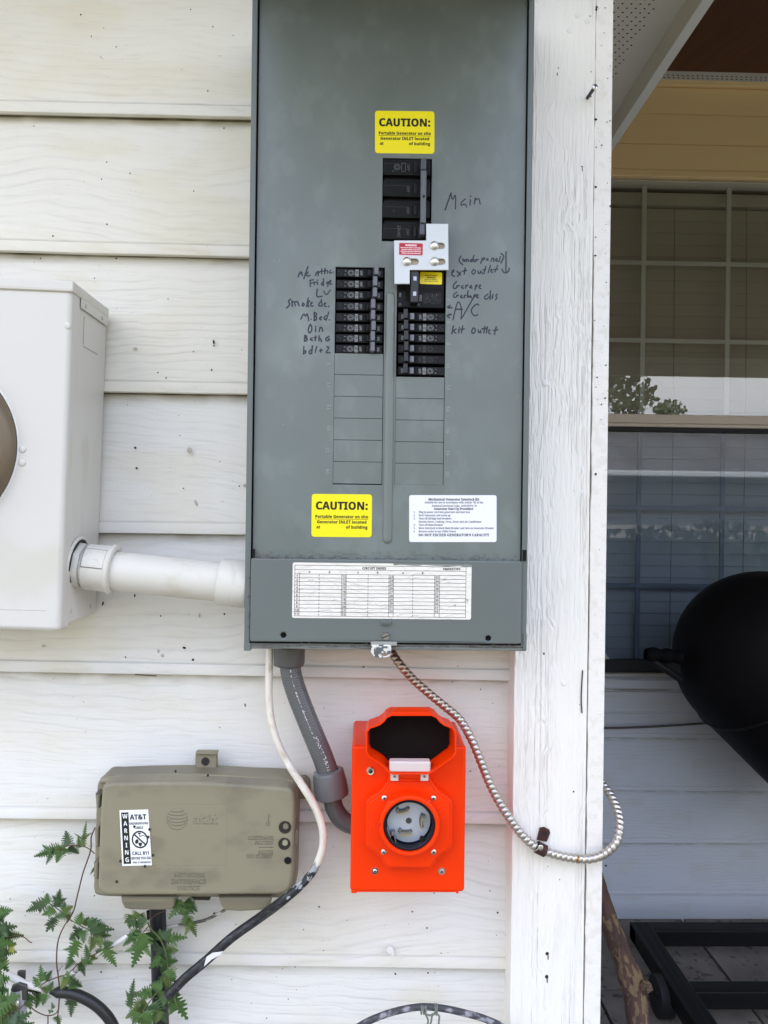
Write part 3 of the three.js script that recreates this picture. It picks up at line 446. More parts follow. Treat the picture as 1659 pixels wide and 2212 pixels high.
  sticker(il, 'warning_sticker', 862, 525, 913.4, 551, ZI + 0.0003, 0.0014, red, 'dark red warning sticker on the interlock plate', -0.004);

  // ---- stickers on the dead front
  const caution = canvasTex(512, 368, (ctx, w, h) => {
    ctx.fillStyle = '#f4e405'; ctx.fillRect(0, 0, w, h); ctx.fillStyle = '#14140c';
    fit(ctx, 'CAUTION:', 32, 132, 448, 92); fit(ctx, 'Portable Generator on site', 30, 206, 452, 36); ctx.fillRect(30, 213, 452, 3.4); fit(ctx, 'Generator INLET located', 45, 252, 424, 36); fit(ctx, 'at', 42, 296, 32, 36); fit(ctx, 'of building', 292, 296, 184, 36);
  });
  sticker(panel, 'caution_sticker', 810, 239.8, 938.6, 331.4, ZD + 0.0003, 0.0042, caution, 'yellow caution sticker above the main breaker', 0.012);
  sticker(panel, 'caution_sticker', 673.2, 1067.5, 803.2, 1160, ZD + 0.0003, 0.0042, caution, 'yellow caution sticker near the foot of the panel', 0.004);
  const kit = canvasTex(760, 418, (ctx, w, h) => {
    ctx.fillStyle = '#e9eaf0'; ctx.fillRect(0, 0, w, h); ctx.fillStyle = '#15141a';
    const row = (t, x, y, wd, sz, b = '') => fit(ctx, t, x, y, wd, sz * 1.08, 'bold', 'serif', 'left', b ? 1.6 : 0.5);
    row('Mechanical Generator Interlock Kit', 166, 48, 444, 27, 'bold'); row('Suitable for use in accordance with Article 702 of the', 134, 74, 510, 24); row('National Electrical Code, ANSI/NFPA 70', 196, 104, 390, 24); row('Generator Start-Up Procedure', 214, 132, 344, 27, 'bold');
    [['1.', 'Plug in power cord into generator and inlet box', 446], ['2.', 'Start Generator and warm up', 276], ['3.', 'Turn off all high load breakers', 286], ['', 'Electric-Stove, Cooktop, Oven, Dryer and Air Conditioner', 548], ['4.', 'Turn off Main Breaker', 212], ['5.', 'Move Interlock to block Main Breaker and turn on Generator Breaker', 656], ['6.', 'Reverse order to use Utility Power', 326]].forEach(([n, t, wd], i) => { const y = 160 + i * 28.6; if (n) row(n, 38, y, 16, 23); row(t, 82, y, wd, 24); });
    row('DO NOT EXCEED GENERATOR\u2019S CAPACITY', 80, 366, 616, 29, 'bold');
    ctx.strokeStyle = 'rgba(150,150,160,.5)'; ctx.lineWidth = 3; ctx.beginPath(); ctx.moveTo(18, 104); ctx.quadraticCurveTo(30, 92, 46, 74); ctx.stroke();
  });
  sticker(panel, 'instruction_sticker', 883.6, 1069.5, 1073.2, 1171, ZD + 0.0003, 0.003, kit, 'white printed instruction sticker low on the right', 0.012);

  // ---- lower cover with the circuit index
  const ZC = ZF + 0.0035, cq0 = W(540.5, 1300, ZC).x, cq1 = W(1127.5, 1300, ZC).x, cyt = W(840, 1209, ZC).y, cyb = W(840, 1389, ZC).y;
  const cs = roundRect(cq0, cyb, cq1, cyt, 0.003);
  for (const [x, y] of [[612, 1372.3], [1055, 1379.3]]) { const p = W(x, y, ZC), h = new THREE.Path(); h.absarc(p.x, p.y, 0.0034, 0, Math.PI * 2, true); cs.holes.push(h); }
  part(panel, 'lower_cover', extrude(cs, ZC, 0.004, 0.0018, 3, 16), panelPaint);
  part(panel, 'cover_skirt', [boxAt(cq0 + 0.001, cq0 + 0.0025, cyb + 0.002, cyt - 0.001, ZD - 0.006, ZC - 0.003, 0.0004), boxAt(cq1 - 0.0025, cq1 - 0.001, cyb + 0.002, cyt - 0.001, ZD - 0.006, ZC - 0.003, 0.0004), boxAt(cq0 + 0.003, cq1 - 0.003, cyt - 0.0035, cyt - 0.002, ZD - 0.004, ZC - 0.003, 0.0004), boxAt(cq0 + 0.003, cq1 - 0.003, cyb + 0.002, cyb + 0.0035, ZD - 0.02, ZC - 0.003, 0.0004)], panelPaint);
  for (const [x, y] of [[612, 1372.3], [1055, 1379.3]]) part(panel, 'screw_hole', cylZ(W(x, y, ZC - 0.0042), 0.005, 0.005, 0.0006, 20), holeMat);
  // wrinkled paper index
  const index = canvasTex(1400, 436, (ctx, w, h) => {
    ctx.fillStyle = '#e6e2da'; ctx.fillRect(0, 0, w, h);
    for (let i = 0; i < 2600; i++) { ctx.fillStyle = `rgba(${rnd() < 0.5 ? '255,253,248' : '176,166,150'},${rr(0.02, 0.1)})`; ctx.beginPath(); ctx.ellipse(rr(0, w), rr(0, h), rr(4, 60), rr(1, 8), rr(-0.2, 0.3), 0, 7); ctx.fill(); }
    const X = (z) => (z - 335) * 1.4973, Y = (z) => (z - 156) * 1.5; ctx.strokeStyle = ctx.fillStyle = '#101010'; ctx.lineWidth = 3;
    const ln = (a, b, c, d) => { ctx.beginPath(); ctx.moveTo(X(a), Y(b)); ctx.lineTo(X(c), Y(d)); ctx.stroke(); };
    ctx.strokeRect(X(347), Y(170), X(1241) - X(347), Y(436) - Y(170)); ln(347, 193, 1241, 193); ln(347, 216, 1241, 216);
    for (let r = 1; r < 11; r++) ln(347, 216 + r * 19.8, 1241, 216 + r * 20);
    for (const x of [371, 591, 615, 838, 862, 1077, 1103]) ln(x, 216, x, 436);
    ctx.setLineDash([18, 10]); for (const x of [474, 729, 963]) ln(x, 216, x, 436); ctx.setLineDash([]);
    fit(ctx, 'CIRCUIT INDEX', X(697), Y(189), 126 * 1.4973, 27, 'bold'); fit(ctx, '10055577P1', X(1118), Y(188), 94 * 1.4973, 25, 'bold');
    ctx.font = 'bold 23px sans-serif'; ctx.textAlign = 'center'; for (const [t, x] of [['A', 423], ['B', 527], ['A', 676], ['B', 778], ['A', 911], ['B', 1014]]) ctx.fillText(t, X(x), Y(211));
    ctx.font = 'bold 27px sans-serif'; [[359, 1, 11], [603, 12, 22], [850, 23, 32], [1089, 33, 42]].forEach(([x, a, b]) => { for (let k = a; k <= b; k++) ctx.fillText(String(k), X(x), Y(233 + (k - a) * 19.9)); });
    // worn and torn places
    ctx.fillStyle = '#8c8c84'; for (const [x, y, a, b] of [[370, 212, 14, 4], [600, 204, 26, 3], [1130, 240, 14, 3], [430, 248, 20, 3], [1245, 345, 14, 16], [1180, 372, 12, 10], [555, 352, 8, 3]]) for (let i = 0; i < 10; i++) { ctx.globalAlpha = 0.5; ctx.beginPath(); ctx.ellipse(X(x) + rr(-a, a), Y(y) + rr(-b, b), rr(2, a * 0.5), rr(1, b * 0.6 + 1), rr(-0.4, 0.4), 0, 7); ctx.fill(); }
    ctx.globalAlpha = 1; ctx.fillStyle = '#7e847f'; ctx.beginPath(); ctx.moveTo(X(860), -2); for (let x = 860; x <= 1275; x += 12) ctx.lineTo(X(x), Y(156) + (x < 1230 ? 4 + 10 * noise(x / 30, 2) + (x - 860) / 40 : 22)); ctx.lineTo(w + 2, -2); ctx.fill();
  });
  const crease = dataTex(700, 220, (x, y) => { const a = Math.abs(((y / 26 + fbm(x / 70, y / 40, 4) * 4 + x / 900) % 1) - 0.5) * 2, k = sstep(0.35, 0.7, fbm(x / 60 + 9, y / 25 + 2, 3)); return 0.4 + Math.pow(a, 4) * 0.5 * k + 0.15 * fbm(x / 16, y / 8, 3); });
  const iq = rect(632, 1217, 1018.6, 1336.6, ZC);
  const ig = planarUV(extrude(roundRect(iq.x0, iq.y0, iq.x1, iq.y1, 0.0028), ZC + 0.0004, 0.0004, 0), iq.x0, iq.y0, iq.w, iq.h);
  part(panel, 'index_card', ig, std({ map: index, bumpMap: crease, bumpScale: 0.0013, roughness: 0.6 })).userData.label = 'wrinkled white circuit index card on the lower cover';
  // catch, bolt and hasp
  const cp = W(834, 1345, ZC);
  part(panel, 'catch_knob', [rbox(0.0132, 0.0058, 0.004, 0.0018).translate(cp.x, cp.y, ZC + 0.001), ...[-4, -3, -2, -1, 0, 1, 2, 3, 4].map((k) => rbox(0.0006, 0.0046, 0.001, 0.0002).translate(cp.x + k * 0.0013, cp.y - 0.0005, ZC + 0.003))], panelPaint);
  const bp = W(833.5, 1374, ZC), oldSteel = std({ color: lin(0.28, 0.26, 0.22), metalness: 0.8, roughness: 0.45, bumpMap: mottle, bumpScale: 0.0006 });
  const bolt = part(panel, 'bolt', new THREE.CylinderGeometry(0.0042, 0.0048, 0.0034, 24).rotateX(Math.PI / 2).translate(bp.x, bp.y, ZC + 0.0017), oldSteel);
  part(bolt, 'slot', rbox(0.0085, 0.0011, 0.0006, 0.0002).rotateZ(0.35).translate(bp.x, bp.y, ZC + 0.0034), holeMat);
  const ZH = ZF + 0.008, worn = std({ color: lin(0.78, 0.78, 0.77), metalness: 0.4, roughness: 0.35, map: dataTex(128, 128, (x, y) => { const k = sstep(0.5, 0.56, fbm(x / 22 + 3, y / 16, 4)); return [1 - k * 0.55, 1 - k * 0.53, 1 - k * 0.5]; }, true) });
  const hs = shapeOf(Wpts([[803, 1393], [845, 1393], [846, 1409], [841, 1419], [822, 1422.5], [807, 1418], [801, 1409]], ZH)), he = new THREE.Path(), hc = W(830.5, 1414, ZH); he.absellipse(hc.x, hc.y, 0.0059, 0.0033, 0, Math.PI * 2, true); hs.holes.push(he);
  const hasp = part(panel, 'hasp', planarUV(extrude(hs, ZH, 0.0024, 0.0008, 2, 14), hc.x - 0.02, hc.y - 0.02, 0.03, 0.03), worn);
  const h2 = rect(801, 1386.5, 858, 1396, ZH); part(hasp, 'hasp_plate', boxAt(h2.x0, h2.x1, h2.y0, h2.y1, ZF - 0.012, ZF + 0.0066, 0.0012), std({ color: lin(0.36, 0.36, 0.34), metalness: 0.5, roughness: 0.5, bumpMap: mottle, bumpScale: 0.0008 }));
  part(hasp, 'latch_tongue', boxAt(hc.x - 0.0075, hc.x + 0.006, h2.y1 - 0.002, h2.y1 + 0.0042, ZF - 0.004, ZC - 0.0005, 0.0006), std({ color: lin(0.05, 0.042, 0.035), roughness: 0.8 }));
  // bent flanges at the foot
  for (const [a, b, c, d] of [[1130.5, 1368, 1138, 1405], [526.5, 1390, 541, 1406], [1129, 1188, 1137.5, 1212], [544, 1186, 548.5, 1213]]) { const q = rect(a, b, c, d, ZF + 0.002); part(panel, 'corner_tab', boxAt(q.x0, q.x1, q.y0, q.y1, ZF - 0.01, ZF + (c > 1100 || b > 1300 ? 0.002 : 0.0005), 0.0008), b < 1300 ? holeMat : panelPaint); }
  // grit lying along the joints
  const grit = [], bits = (x0, x1, y, z, n, s) => { for (let i = 0; i < n; i++) { const p = W(rr(x0, x1), y + rr(-2.5, 1.5), z), r = s * (0.3 + rnd()); grit.push(new THREE.IcosahedronGeometry(r, 0).scale(1.4, 0.7, 0.8).rotateZ(rr(0, 3)).translate(p.x, p.y, p.z)); } };
  bits(556, 680, 1206, ZC - 0.001, 60, 0.0008); bits(640, 1120, 1208, ZC - 0.001, 60, 0.0006); bits(545, 1125, 1397, ZF + 0.0005, 90, 0.0007); bits(640, 860, 1392, ZF + 0.002, 40, 0.0008); bits(960, 1120, 1396, ZF + 0.001, 40, 0.0009); bits(540, 552, 1300, ZC - 0.002, 6, 0.0005);
  for (let i = 0; i < 26; i++) { const p = W(rr(536, 543), rr(1235, 1390), ZC - 0.001); grit.push(new THREE.IcosahedronGeometry(0.0009 * (0.4 + rnd()), 0).translate(p.x, p.y, p.z)); }
  part(panel, 'grit', grit, std({ color: lin(0.11, 0.095, 0.08), roughness: 1 })).userData.kind = 'stuff';
}
// ---------------------------------------------------------------- white meter box, leaning a little
const whitePaint = std({ color: lin(0.64, 0.62, 0.58), roughness: 0.38, bumpMap: mottle, bumpScale: 0.00015, map: dataTex(256, 512, (x, y) => { const k = sstep(0.5, 0.8, fbm(x / 60, y / 90, 5)) * 0.05; return [1 - k * 0.6, 1 - k * 0.7, 1 - k * 1.1]; }, true) });
{
  const zf = -0.905, c = W(143, 988, zf), m = thing('meter_box', 'large white painted meter box at the left edge with a brown meter ring', 'meter box', V(c.x, c.y, ZW));
  m.rotation.z = THREE.MathUtils.degToRad(-1.35); m.updateMatrixWorld(true);
  const k = K(zf), F = zf - ZW, x = (px) => (px - 143) * k, y = (py) => (988 - py) * k;   // the box's own axes, z out of the wall
  lpart(m, 'body', boxAt(x(-440), x(141), y(1352), y(622), 0.002, F - 0.012, 0.003), whitePaint);
  lpart(m, 'front_cover', boxAt(x(-444), x(143), y(1362), y(626), F - 0.03, F, 0.0065), whitePaint);
  lpart(m, 'top_cap', boxAt(x(-448), x(146.5), y(634), y(611), 0.004, F + 0.003, 0.0018), whitePaint);
  lpart(m, 'cap_flange', boxAt(x(143.2), x(146.3), y(655), y(633), 0.006, F - 0.026, 0.0008), whitePaint);
  const dark = std({ color: lin(0.2, 0.2, 0.19), roughness: 0.8 });
  for (const [dz, py] of [[0.086, 645], [0.028, 645], [0.09, 1326], [0.025, 1330]]) lpart(m, 'rivet', new THREE.SphereGeometry(0.0028, 12, 8).scale(0.3, 1, 1), std({ color: lin(0.45, 0.45, 0.43), roughness: 0.5 }), V(x(py < 700 ? 146.6 : 141.1), y(py), dz));
  lpart(m, 'knockout_line', rbox(0.0008, 0.035, 0.0008, 0.0002), dark, V(x(141), y(698), 0.083)); lpart(m, 'knockout_line', rbox(0.0008, 0.0008, 0.05, 0.0002), dark, V(x(141), y(733), 0.058));
  for (const py of [974, 1003]) lpart(m, 'painted_screw', new THREE.SphereGeometry(0.0045, 16, 10).scale(1, 1, 0.45), whitePaint, V(x(50), y(py), F));
  lpart(m, 'painted_screw', new THREE.SphereGeometry(0.0045, 16, 10).scale(1, 1, 0.45), whitePaint, V(x(135), y(706), F - 0.001));
  lpart(m, 'front_seam', boxAt(x(-440), x(112), y(1318), y(1316), F, F + 0.0006, 0.0003), whitePaint);
  // meter ring: only its right edge is in view
  const ring = new THREE.LatheGeometry([[0.104, 0], [0.1035, 0.006], [0.1, 0.0125], [0.094, 0.016], [0.088, 0.016], [0.0845, 0.011], [0.084, 0]].map(([a, b]) => new THREE.Vector2(a, b)), 96).rotateX(Math.PI / 2);
  const rc = V(x(-150), y(972), F - 0.0005);
  lpart(m, 'meter_ring', ring, std({ color: lin(0.17, 0.13, 0.085), metalness: 0.35, roughness: 0.42, bumpMap: mottle, bumpScale: 0.0008 }), rc);
  lpart(m, 'meter_dome', new THREE.SphereGeometry(0.0842, 48, 24, 0, Math.PI * 2, 0, Math.PI / 2).rotateX(Math.PI / 2).scale(1, 1, 0.55), std({ color: lin(0.03, 0.03, 0.032), roughness: 0.15 }), rc.clone().setZ(F + 0.006));
  lpart(m, 'paint_edge', new THREE.TorusGeometry(0.1052, 0.0012, 6, 96), std({ color: lin(0.78, 0.78, 0.78), roughness: 0.5 }), V(rc.x, rc.y, F));
}
{ // white conduit from the meter box to the panel
  const z = -0.957, a = W(171, 1222, z), b = W(234, 1231.5, z), d = W(476, 1257, z), e = W(532, 1262, z);
  const c = thing('white_conduit', 'thick white painted conduit between the meter box and the grey panel', 'conduit', a.clone());
  const scuff = std({ color: lin(0.66, 0.645, 0.61), roughness: 0.45, bumpMap: mottle, bumpScale: 0.0004, map: dataTex(512, 256, (x, y) => { const k = sstep(0.5, 0.8, fbm(x / 60, y / 26, 5)) * 0.05 + sstep(0.62, 0.8, fbm(x / 24 + 9, y / 9, 4)) * 0.07 * sstep(0.3, 0.8, Math.abs(y / 256 - 0.3)); return [0.99 - k * 0.8, 0.985 - k, 0.97 - k * 1.35]; }, true) });
  part(c, 'pipe', tube([a, b, d, e], 0.0248, 40, 48), scuff);
  const dir = e.clone().sub(a).normalize(), q = new THREE.Quaternion().setFromUnitVectors(V(0, 1, 0), dir), along = (g, p) => g.applyQuaternion(q).translate(p.x, p.y, p.z);
  const lathe = (list, s = 48) => new THREE.LatheGeometry(list.map(([r, y]) => new THREE.Vector2(r, y)), s);
  part(c, 'adapter', along(lathe([[0.024, 0.046], [0.0285, 0.0462], [0.0308, 0.045], [0.0312, 0.043], [0.0312, 0.0405], [0.0292, 0.0385], [0.0288, 0.012], [0.0284, 0.0105], [0.026, 0.01]]), a), scuff);
  part(c, 'cover_plate', along(new THREE.CylinderGeometry(0.0296, 0.0296, 0.026, 20, 1, true, -0.95, 0.85), a.clone().addScaledVector(dir, 0.0255)), scuff);
  part(c, 'plate_outline', along(new THREE.CylinderGeometry(0.0293, 0.0293, 0.0285, 20, 1, true, -0.99, 0.93), a.clone().addScaledVector(dir, 0.0258)), std({ color: lin(0.16, 0.15, 0.14), roughness: 0.9 }));
  part(c, 'hex_nut', along(new THREE.CylinderGeometry(0.0296, 0.0296, 0.008, 8).rotateY(0.2), a.clone().addScaledVector(dir, 0.0035)), scuff);
  part(c, 'knockout_rim', along(new THREE.TorusGeometry(0.0348, 0.0022, 8, 48).rotateX(Math.PI / 2), a.clone().addScaledVector(dir, -0.0015)), whitePaint);
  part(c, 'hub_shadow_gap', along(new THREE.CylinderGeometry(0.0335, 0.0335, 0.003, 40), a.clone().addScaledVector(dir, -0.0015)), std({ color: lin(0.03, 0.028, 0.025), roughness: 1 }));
  part(c, 'coupling', along(lathe([[0.025, -0.0005], [0.0283, 0], [0.0292, 0.001], [0.0296, 0.02], [0.0296, 0.036], [0.027, 0.0375]]), W(475, 1256.5, z)), scuff);
}
{ // grey liquid-tight hose from the panel to the orange inlet box
  const z = -0.982, hoseCol = std({ color: lin(0.115, 0.12, 0.125), roughness: 0.24, map: canvasTex(1024, 256, (ctx, w, h) => {
    ctx.fillStyle = '#fff'; ctx.fillRect(0, 0, w, h); ctx.globalAlpha = 0.16; for (let i = 0; i < 90; i++) { ctx.fillStyle = '#555'; ctx.fillRect(i * 11.4, 0, 3, h); } ctx.globalAlpha = 1;
  }) });
  const pts = [[626, 1425], [629, 1455], [637, 1485], [654, 1531], [680, 1594], [699, 1640], [709, 1672], [713, 1695]];
  const h = thing('flexible_conduit', 'smooth grey flexible conduit curving down to the orange inlet box', 'conduit', W(626, 1420, z));
  const print = std({ color: lin(0.62, 0.64, 0.66), roughness: 0.6 });
  part(h, 'hose', tube(path3(pts, z), (t, a, s) => 0.0136 * (1 + 0.012 * Math.sin(s / 0.0036 * Math.PI * 2)), 220, 32), hoseCol);
  // worn white print along the hose
  const flakes = [], cv = new THREE.CatmullRomCurve3(path3(pts, z));
  for (let i = 0; i < 150; i++) { const t = rr(0.06, 0.9), p = cv.getPointAt(t), tan = cv.getTangentAt(t), side = V(-tan.y, tan.x, 0), off = (i % 3 === 0 ? 0.0052 : i % 3 === 1 ? 0.0028 : rr(0.0018, 0.0058)) * 1, lz = Math.sqrt(0.01375 ** 2 - off * off); p.addScaledVector(side, (t > 0.6 ? 1 : 0.55) * off).add(V(0, 0, lz + 0.00005)); flakes.push(rbox(rr(0.0005, 0.0014), rr(0.0006, 0.0016), 0.0003, 0.0001).rotateZ(Math.atan2(tan.y, tan.x) + rr(-0.2, 0.2)).translate(p.x, p.y, p.z)); }
  part(h, 'worn_print', flakes, print).userData.kind = 'stuff';
  const dark = std({ color: lin(0.085, 0.088, 0.092), roughness: 0.33 });
  const top = W(625.5, 1404, z), hub = [[0.0165, -0.021], [0.0192, -0.02], [0.0203, -0.017], [0.0205, -0.006], [0.0205, 0.004]].map(([a, b]) => new THREE.Vector2(a, b));
  part(h, 'upper_fitting', new THREE.LatheGeometry(hub, 10).translate(top.x, top.y, top.z), dark);
  const dir = W(718, 1722, z).sub(W(709, 1672, z)).normalize(), q = new THREE.Quaternion().setFromUnitVectors(V(0, -1, 0), dir), nc = W(713, 1692, z);
  const nut = [[0.0145, 0.0175], [0.0185, 0.017], [0.0205, 0.0145], [0.0218, 0.004], [0.0222, -0.004], [0.0222, -0.0155], [0.0205, -0.0175], [0.0135, -0.0178]].map(([a, b]) => new THREE.Vector2(a, b));
  part(h, 'compression_nut', new THREE.LatheGeometry(nut, 10).applyQuaternion(q).translate(nc.x, nc.y, nc.z), std({ color: lin(0.13, 0.136, 0.142), roughness: 0.34 }));
  part(h, 'elbow', tube(path3([[715, 1700], [717.5, 1722], [722, 1744], [735, 1766], [752, 1779], [775, 1785]], z), 0.0118, 40, 24), dark);
}
{ // painted cable that turns black where the paint has come off
  const pts = [[583, 1400], [581.5, 1450], [581, 1505], [587, 1560], [600, 1605], [623, 1650], [650, 1692], [678, 1738], [694, 1778], [698.5, 1812], [694, 1842], [676, 1882], [648, 1914], [610, 1946], [560, 1983], [500, 2026], [444, 2076], [400, 2113], [362, 2152]];
  const z = (i) => (i < 6 ? -0.985 : i < 14 ? -0.945 : -0.975);
  const tex = dataTex(1024, 128, (x, y) => {
    const t = x / 1024, n = fbm(x / 22, y / 20, 4), edge = 0.545 + (fbm(3, y / 14, 3) - 0.5) * 0.06, flake = t > 0.44 && t < edge && Math.abs(y / 128 - 0.23) < 0.05 && fbm(x / 7, 4, 3) > 0.5;
    if (t < edge && !flake) { const d = sstep(0.5, 0.8, n) * 0.1 + t * 0.06; return [0.9 - d, 0.872 - d, 0.83 - d * 1.2]; }
    const chalk = sstep(0.5, 0.78, fbm(x / 9 + 5, y / 8, 5)) * 0.16, white = t < edge + 0.1 && fbm(x / 12, y / 16 + 7, 4) > 0.57 ? 0.5 : 0;
    return [0.11 + Math.max(chalk, white), 0.115 + Math.max(chalk, white), 0.125 + Math.max(chalk, white)];
  }, true);
  const c = thing('painted_cable', 'long white painted cable with its lower half peeled to black', 'cable', W(583, 1405, z(0)));
  part(c, 'jacket', tube(pts.map(([x, y], i) => W(x, y, z(i))), (t) => mix(0.0048, 0.006, sstep(0.5, 0.7, t)), 200, 20), std({ map: tex, roughness: 0.55 }));
  const fl = Wpts(ptsZoom('1488,1085 1500,1045 1545,1015 1620,1005 1600,1030 1540,1062 1480,1115', [0, 1755.6], 0.2976), -0.968);
  part(c, 'paint_flake', extrude(shapeOf(fl), -0.967, 0.0012, 0.0003, 1), std({ color: lin(0.74, 0.73, 0.72), roughness: 0.6 }));
}

// ---------------------------------------------------------------- orange generator inlet box
{
  const O = [548.6, 1371.5], S = 0.3307, z3 = (t) => ptsZoom(t, O, S), zf = -0.914;
  const orange = phys({ color: lin(0.86, 0.038, 0.0008), roughness: 0.34, specularIntensity: 0.32, bumpMap: mottle, bumpScale: 0.00008 });
  const base = W(882, 1929, zf), o = thing('inlet_box', 'bright orange generator inlet box with its octagonal lid open', 'inlet box', V(base.x, base.y, ZW));
  const q = rect(758, 1611.5, 1006, 1928, zf);
  part(o, 'body', boxAt(q.x0, q.x1, q.y0, q.y1, ZW + 0.003, zf, 0.0042), orange);
  const lipQ = rect(758.5, 1924, 1005.5, 1930.5, zf); part(o, 'bottom_flange', [boxAt(lipQ.x0 + 0.006, lipQ.x1 - 0.009, lipQ.y0 + 0.001, lipQ.y1, ZW + 0.004, zf - 0.001, 0.001), boxAt(lipQ.x0, lipQ.x0 + 0.007, lipQ.y0 - 0.0002, lipQ.y1, ZW + 0.004, zf - 0.0005, 0.001), boxAt(lipQ.x1 - 0.0115, lipQ.x1 - 0.0078, lipQ.y0 - 0.0002, lipQ.y1, ZW + 0.004, zf - 0.0005, 0.001)], orange);
  // flange plate in two steps
  const fl = '885,938 1150,938 1198,1012 1288,1078 1296,1098 1296,1372 1283,1396 1200,1463 1160,1530 864,1527 830,1462 745,1394 731,1372 731,1095 746,1074 838,1010';
  const zfl = -0.9, outer = Wpts(z3(fl), zfl), ctr = W(...z3('1013,1235')[0], zfl), scaled = (list, k, kx = k) => list.map((p) => V(ctr.x + (p.x - ctr.x) * kx, ctr.y + (p.y - ctr.y) * k, p.z));
  const zr = -0.882, rc = W(...z3('1016,1252')[0], zr), bored = (pts) => { const s = shapeOf(pts), h = new THREE.Path(); h.absarc(rc.x, rc.y, 0.0322, 0, Math.PI * 2, true); s.holes.push(h); return s; };
  part(o, 'flange_plate', extrude(bored(outer), zfl, 0.0145, 0.0016, 3, 40), orange);
  part(o, 'flange_step', extrude(bored(scaled(outer, 0.945, 0.935)), zfl + 0.0024, 0.004, 0.0012, 3, 40), orange);
  for (const [a, b] of [[-0.052, -0.034], [0.034, 0.052]]) part(o, 'mould_seam', boxAt(ctr.x - 0.0002, ctr.x + 0.0002, ctr.y + a, ctr.y + b, zfl, zfl + 0.0026, 0.0001), orange);
  // collar, cup and contacts
  const lathe = (l, s = 72) => new THREE.LatheGeometry(l.map(([a, b]) => new THREE.Vector2(a, b)), s).rotateX(Math.PI / 2).translate(rc.x, rc.y, rc.z);
  part(o, 'collar', lathe([[0.0303, -0.02], [0.0303, -0.0014], [0.0312, -0.0002], [0.0336, 0], [0.0352, -0.0008], [0.0359, -0.0028], [0.0362, -0.018]]), orange);
  part(o, 'collar_notch', boxAt(rc.x - 0.0352, rc.x - 0.034, rc.y - 0.001, rc.y + 0.0045, zr - 0.004, zr + 0.0001, 0.0003), std({ color: lin(0.4, 0.02, 0.003), roughness: 0.6 }));
  const cupMat = phys({ color: lin(0.008, 0.009, 0.015), specularIntensity: 0.4, roughness: 0.4 });
  const cup = part(o, 'socket_cup', lathe([[0.0001, -0.031], [0.028, -0.031], [0.0272, -0.008], [0.0264, -0.0046], [0.0302, -0.0042], [0.0306, -0.006]]), cupMat);
  const zd = zr - 0.017, disc = part(cup, 'socket_face', new THREE.CylinderGeometry(0.0256, 0.0256, 0.004, 56).rotateX(Math.PI / 2).translate(rc.x, rc.y, zd - 0.002), std({ color: lin(0.42, 0.45, 0.52), roughness: 0.32, metalness: 0.2 }));
  part(cup, 'centre_hole', cylZ(V(rc.x, rc.y, zd + 0.0003), 0.0036, 0.0036, 0.0008, 20), std({ color: lin(0.05, 0.045, 0.045), roughness: 0.7 }));
  const contact = std({ color: lin(0.42, 0.37, 0.25), metalness: 1, roughness: 0.3 });
  const steel = std({ color: lin(0.2, 0.2, 0.21), metalness: 0.7, roughness: 0.4 });
  // three curved locking blades, each with a dark slot round it
  for (const [ang, len, turn] of [[118, 0.0135, 0.55], [2, 0.0145, 0.1], [252, 0.0135, 0]]) {
    const a = THREE.MathUtils.degToRad(ang), r = ang === 252 ? 0.0135 : 0.0145, cx = rc.x + Math.cos(a) * r, cy = rc.y + Math.sin(a) * r, rot = ang === 252 ? 0 : a + Math.PI / 2 - turn * 0.4;
    const arc = (w, h) => { const s = new THREE.Shape(); s.absarc(0, -0.02, 0.02 + h / 2, Math.PI / 2 - w / 0.04, Math.PI / 2 + w / 0.04, false); s.absarc(0, -0.02, 0.02 - h / 2, Math.PI / 2 + w / 0.04, Math.PI / 2 - w / 0.04, true); s.closePath(); return s; };
    const put = (g, z) => g.rotateZ(rot + (ang === 252 ? Math.PI : 0)).translate(cx, cy, z);
    part(cup, 'blade_slot', put(new THREE.ShapeGeometry(arc(len * 1.25, 0.0042)), zd + 0.0004), std({ color: lin(0.12, 0.12, 0.13), roughness: 0.7 }));
    part(cup, 'contact_blade', put(new THREE.ExtrudeGeometry(arc(len, 0.0016), { depth: 0.011, bevelEnabled: false, curveSegments: 8 }), zd - 0.001), contact);
    part(cup, 'blade_hook', put(rbox(0.0024, 0.0056, 0.007, 0.0003).translate(len * 0.45, -0.0022, 0), zd + 0.0035), steel);
  }
  part(cup, 'ground_clip', [rbox(0.002, 0.013, 0.014, 0.0005).rotateZ(0.35).translate(rc.x - 0.024, rc.y - 0.0095, zd + 0.005), rbox(0.0045, 0.004, 0.012, 0.0006).translate(rc.x - 0.0185, rc.y - 0.012, zd + 0.004), rbox(0.0012, 0.011, 0.01, 0.0004).rotateZ(0.25).translate(rc.x - 0.0165, rc.y - 0.0175, zd + 0.005)], steel);
  for (const [x, y] of [[1098, 1333], [1098, 1380]]) part(cup, 'cup_hole', cylZ(W(...z3(`${x},${y}`)[0], zr - 0.009), 0.0028, 0.0028, 0.003, 16), holeMat);
  // screws
  const phillips = (parent, px, py, z, r, mat) => { const p = W(px, py, z), s = part(parent, 'screw', new THREE.SphereGeometry(r, 20, 10, 0, Math.PI * 2, 0, Math.PI / 2).rotateX(Math.PI / 2).scale(1, 1, 0.5).translate(p.x, p.y, z), mat); part(s, 'cross_slot', [rbox(r * 1.1, r * 0.24, 0.0008, 0.0001).rotateZ(0.3).translate(p.x, p.y, z + r * 0.46), rbox(r * 0.24, r * 1.1, 0.0008, 0.0001).rotateZ(0.3).translate(p.x, p.y, z + r * 0.461)], holeMat); };
  for (const [x, y] of z3('852,1066 1172,1067 848,1417 1173,1418')) phillips(o, x, y, zfl + 0.0024, 0.0034, zinc);
  const greySteel = std({ color: lin(0.42, 0.41, 0.38), metalness: 0.7, roughness: 0.45 });
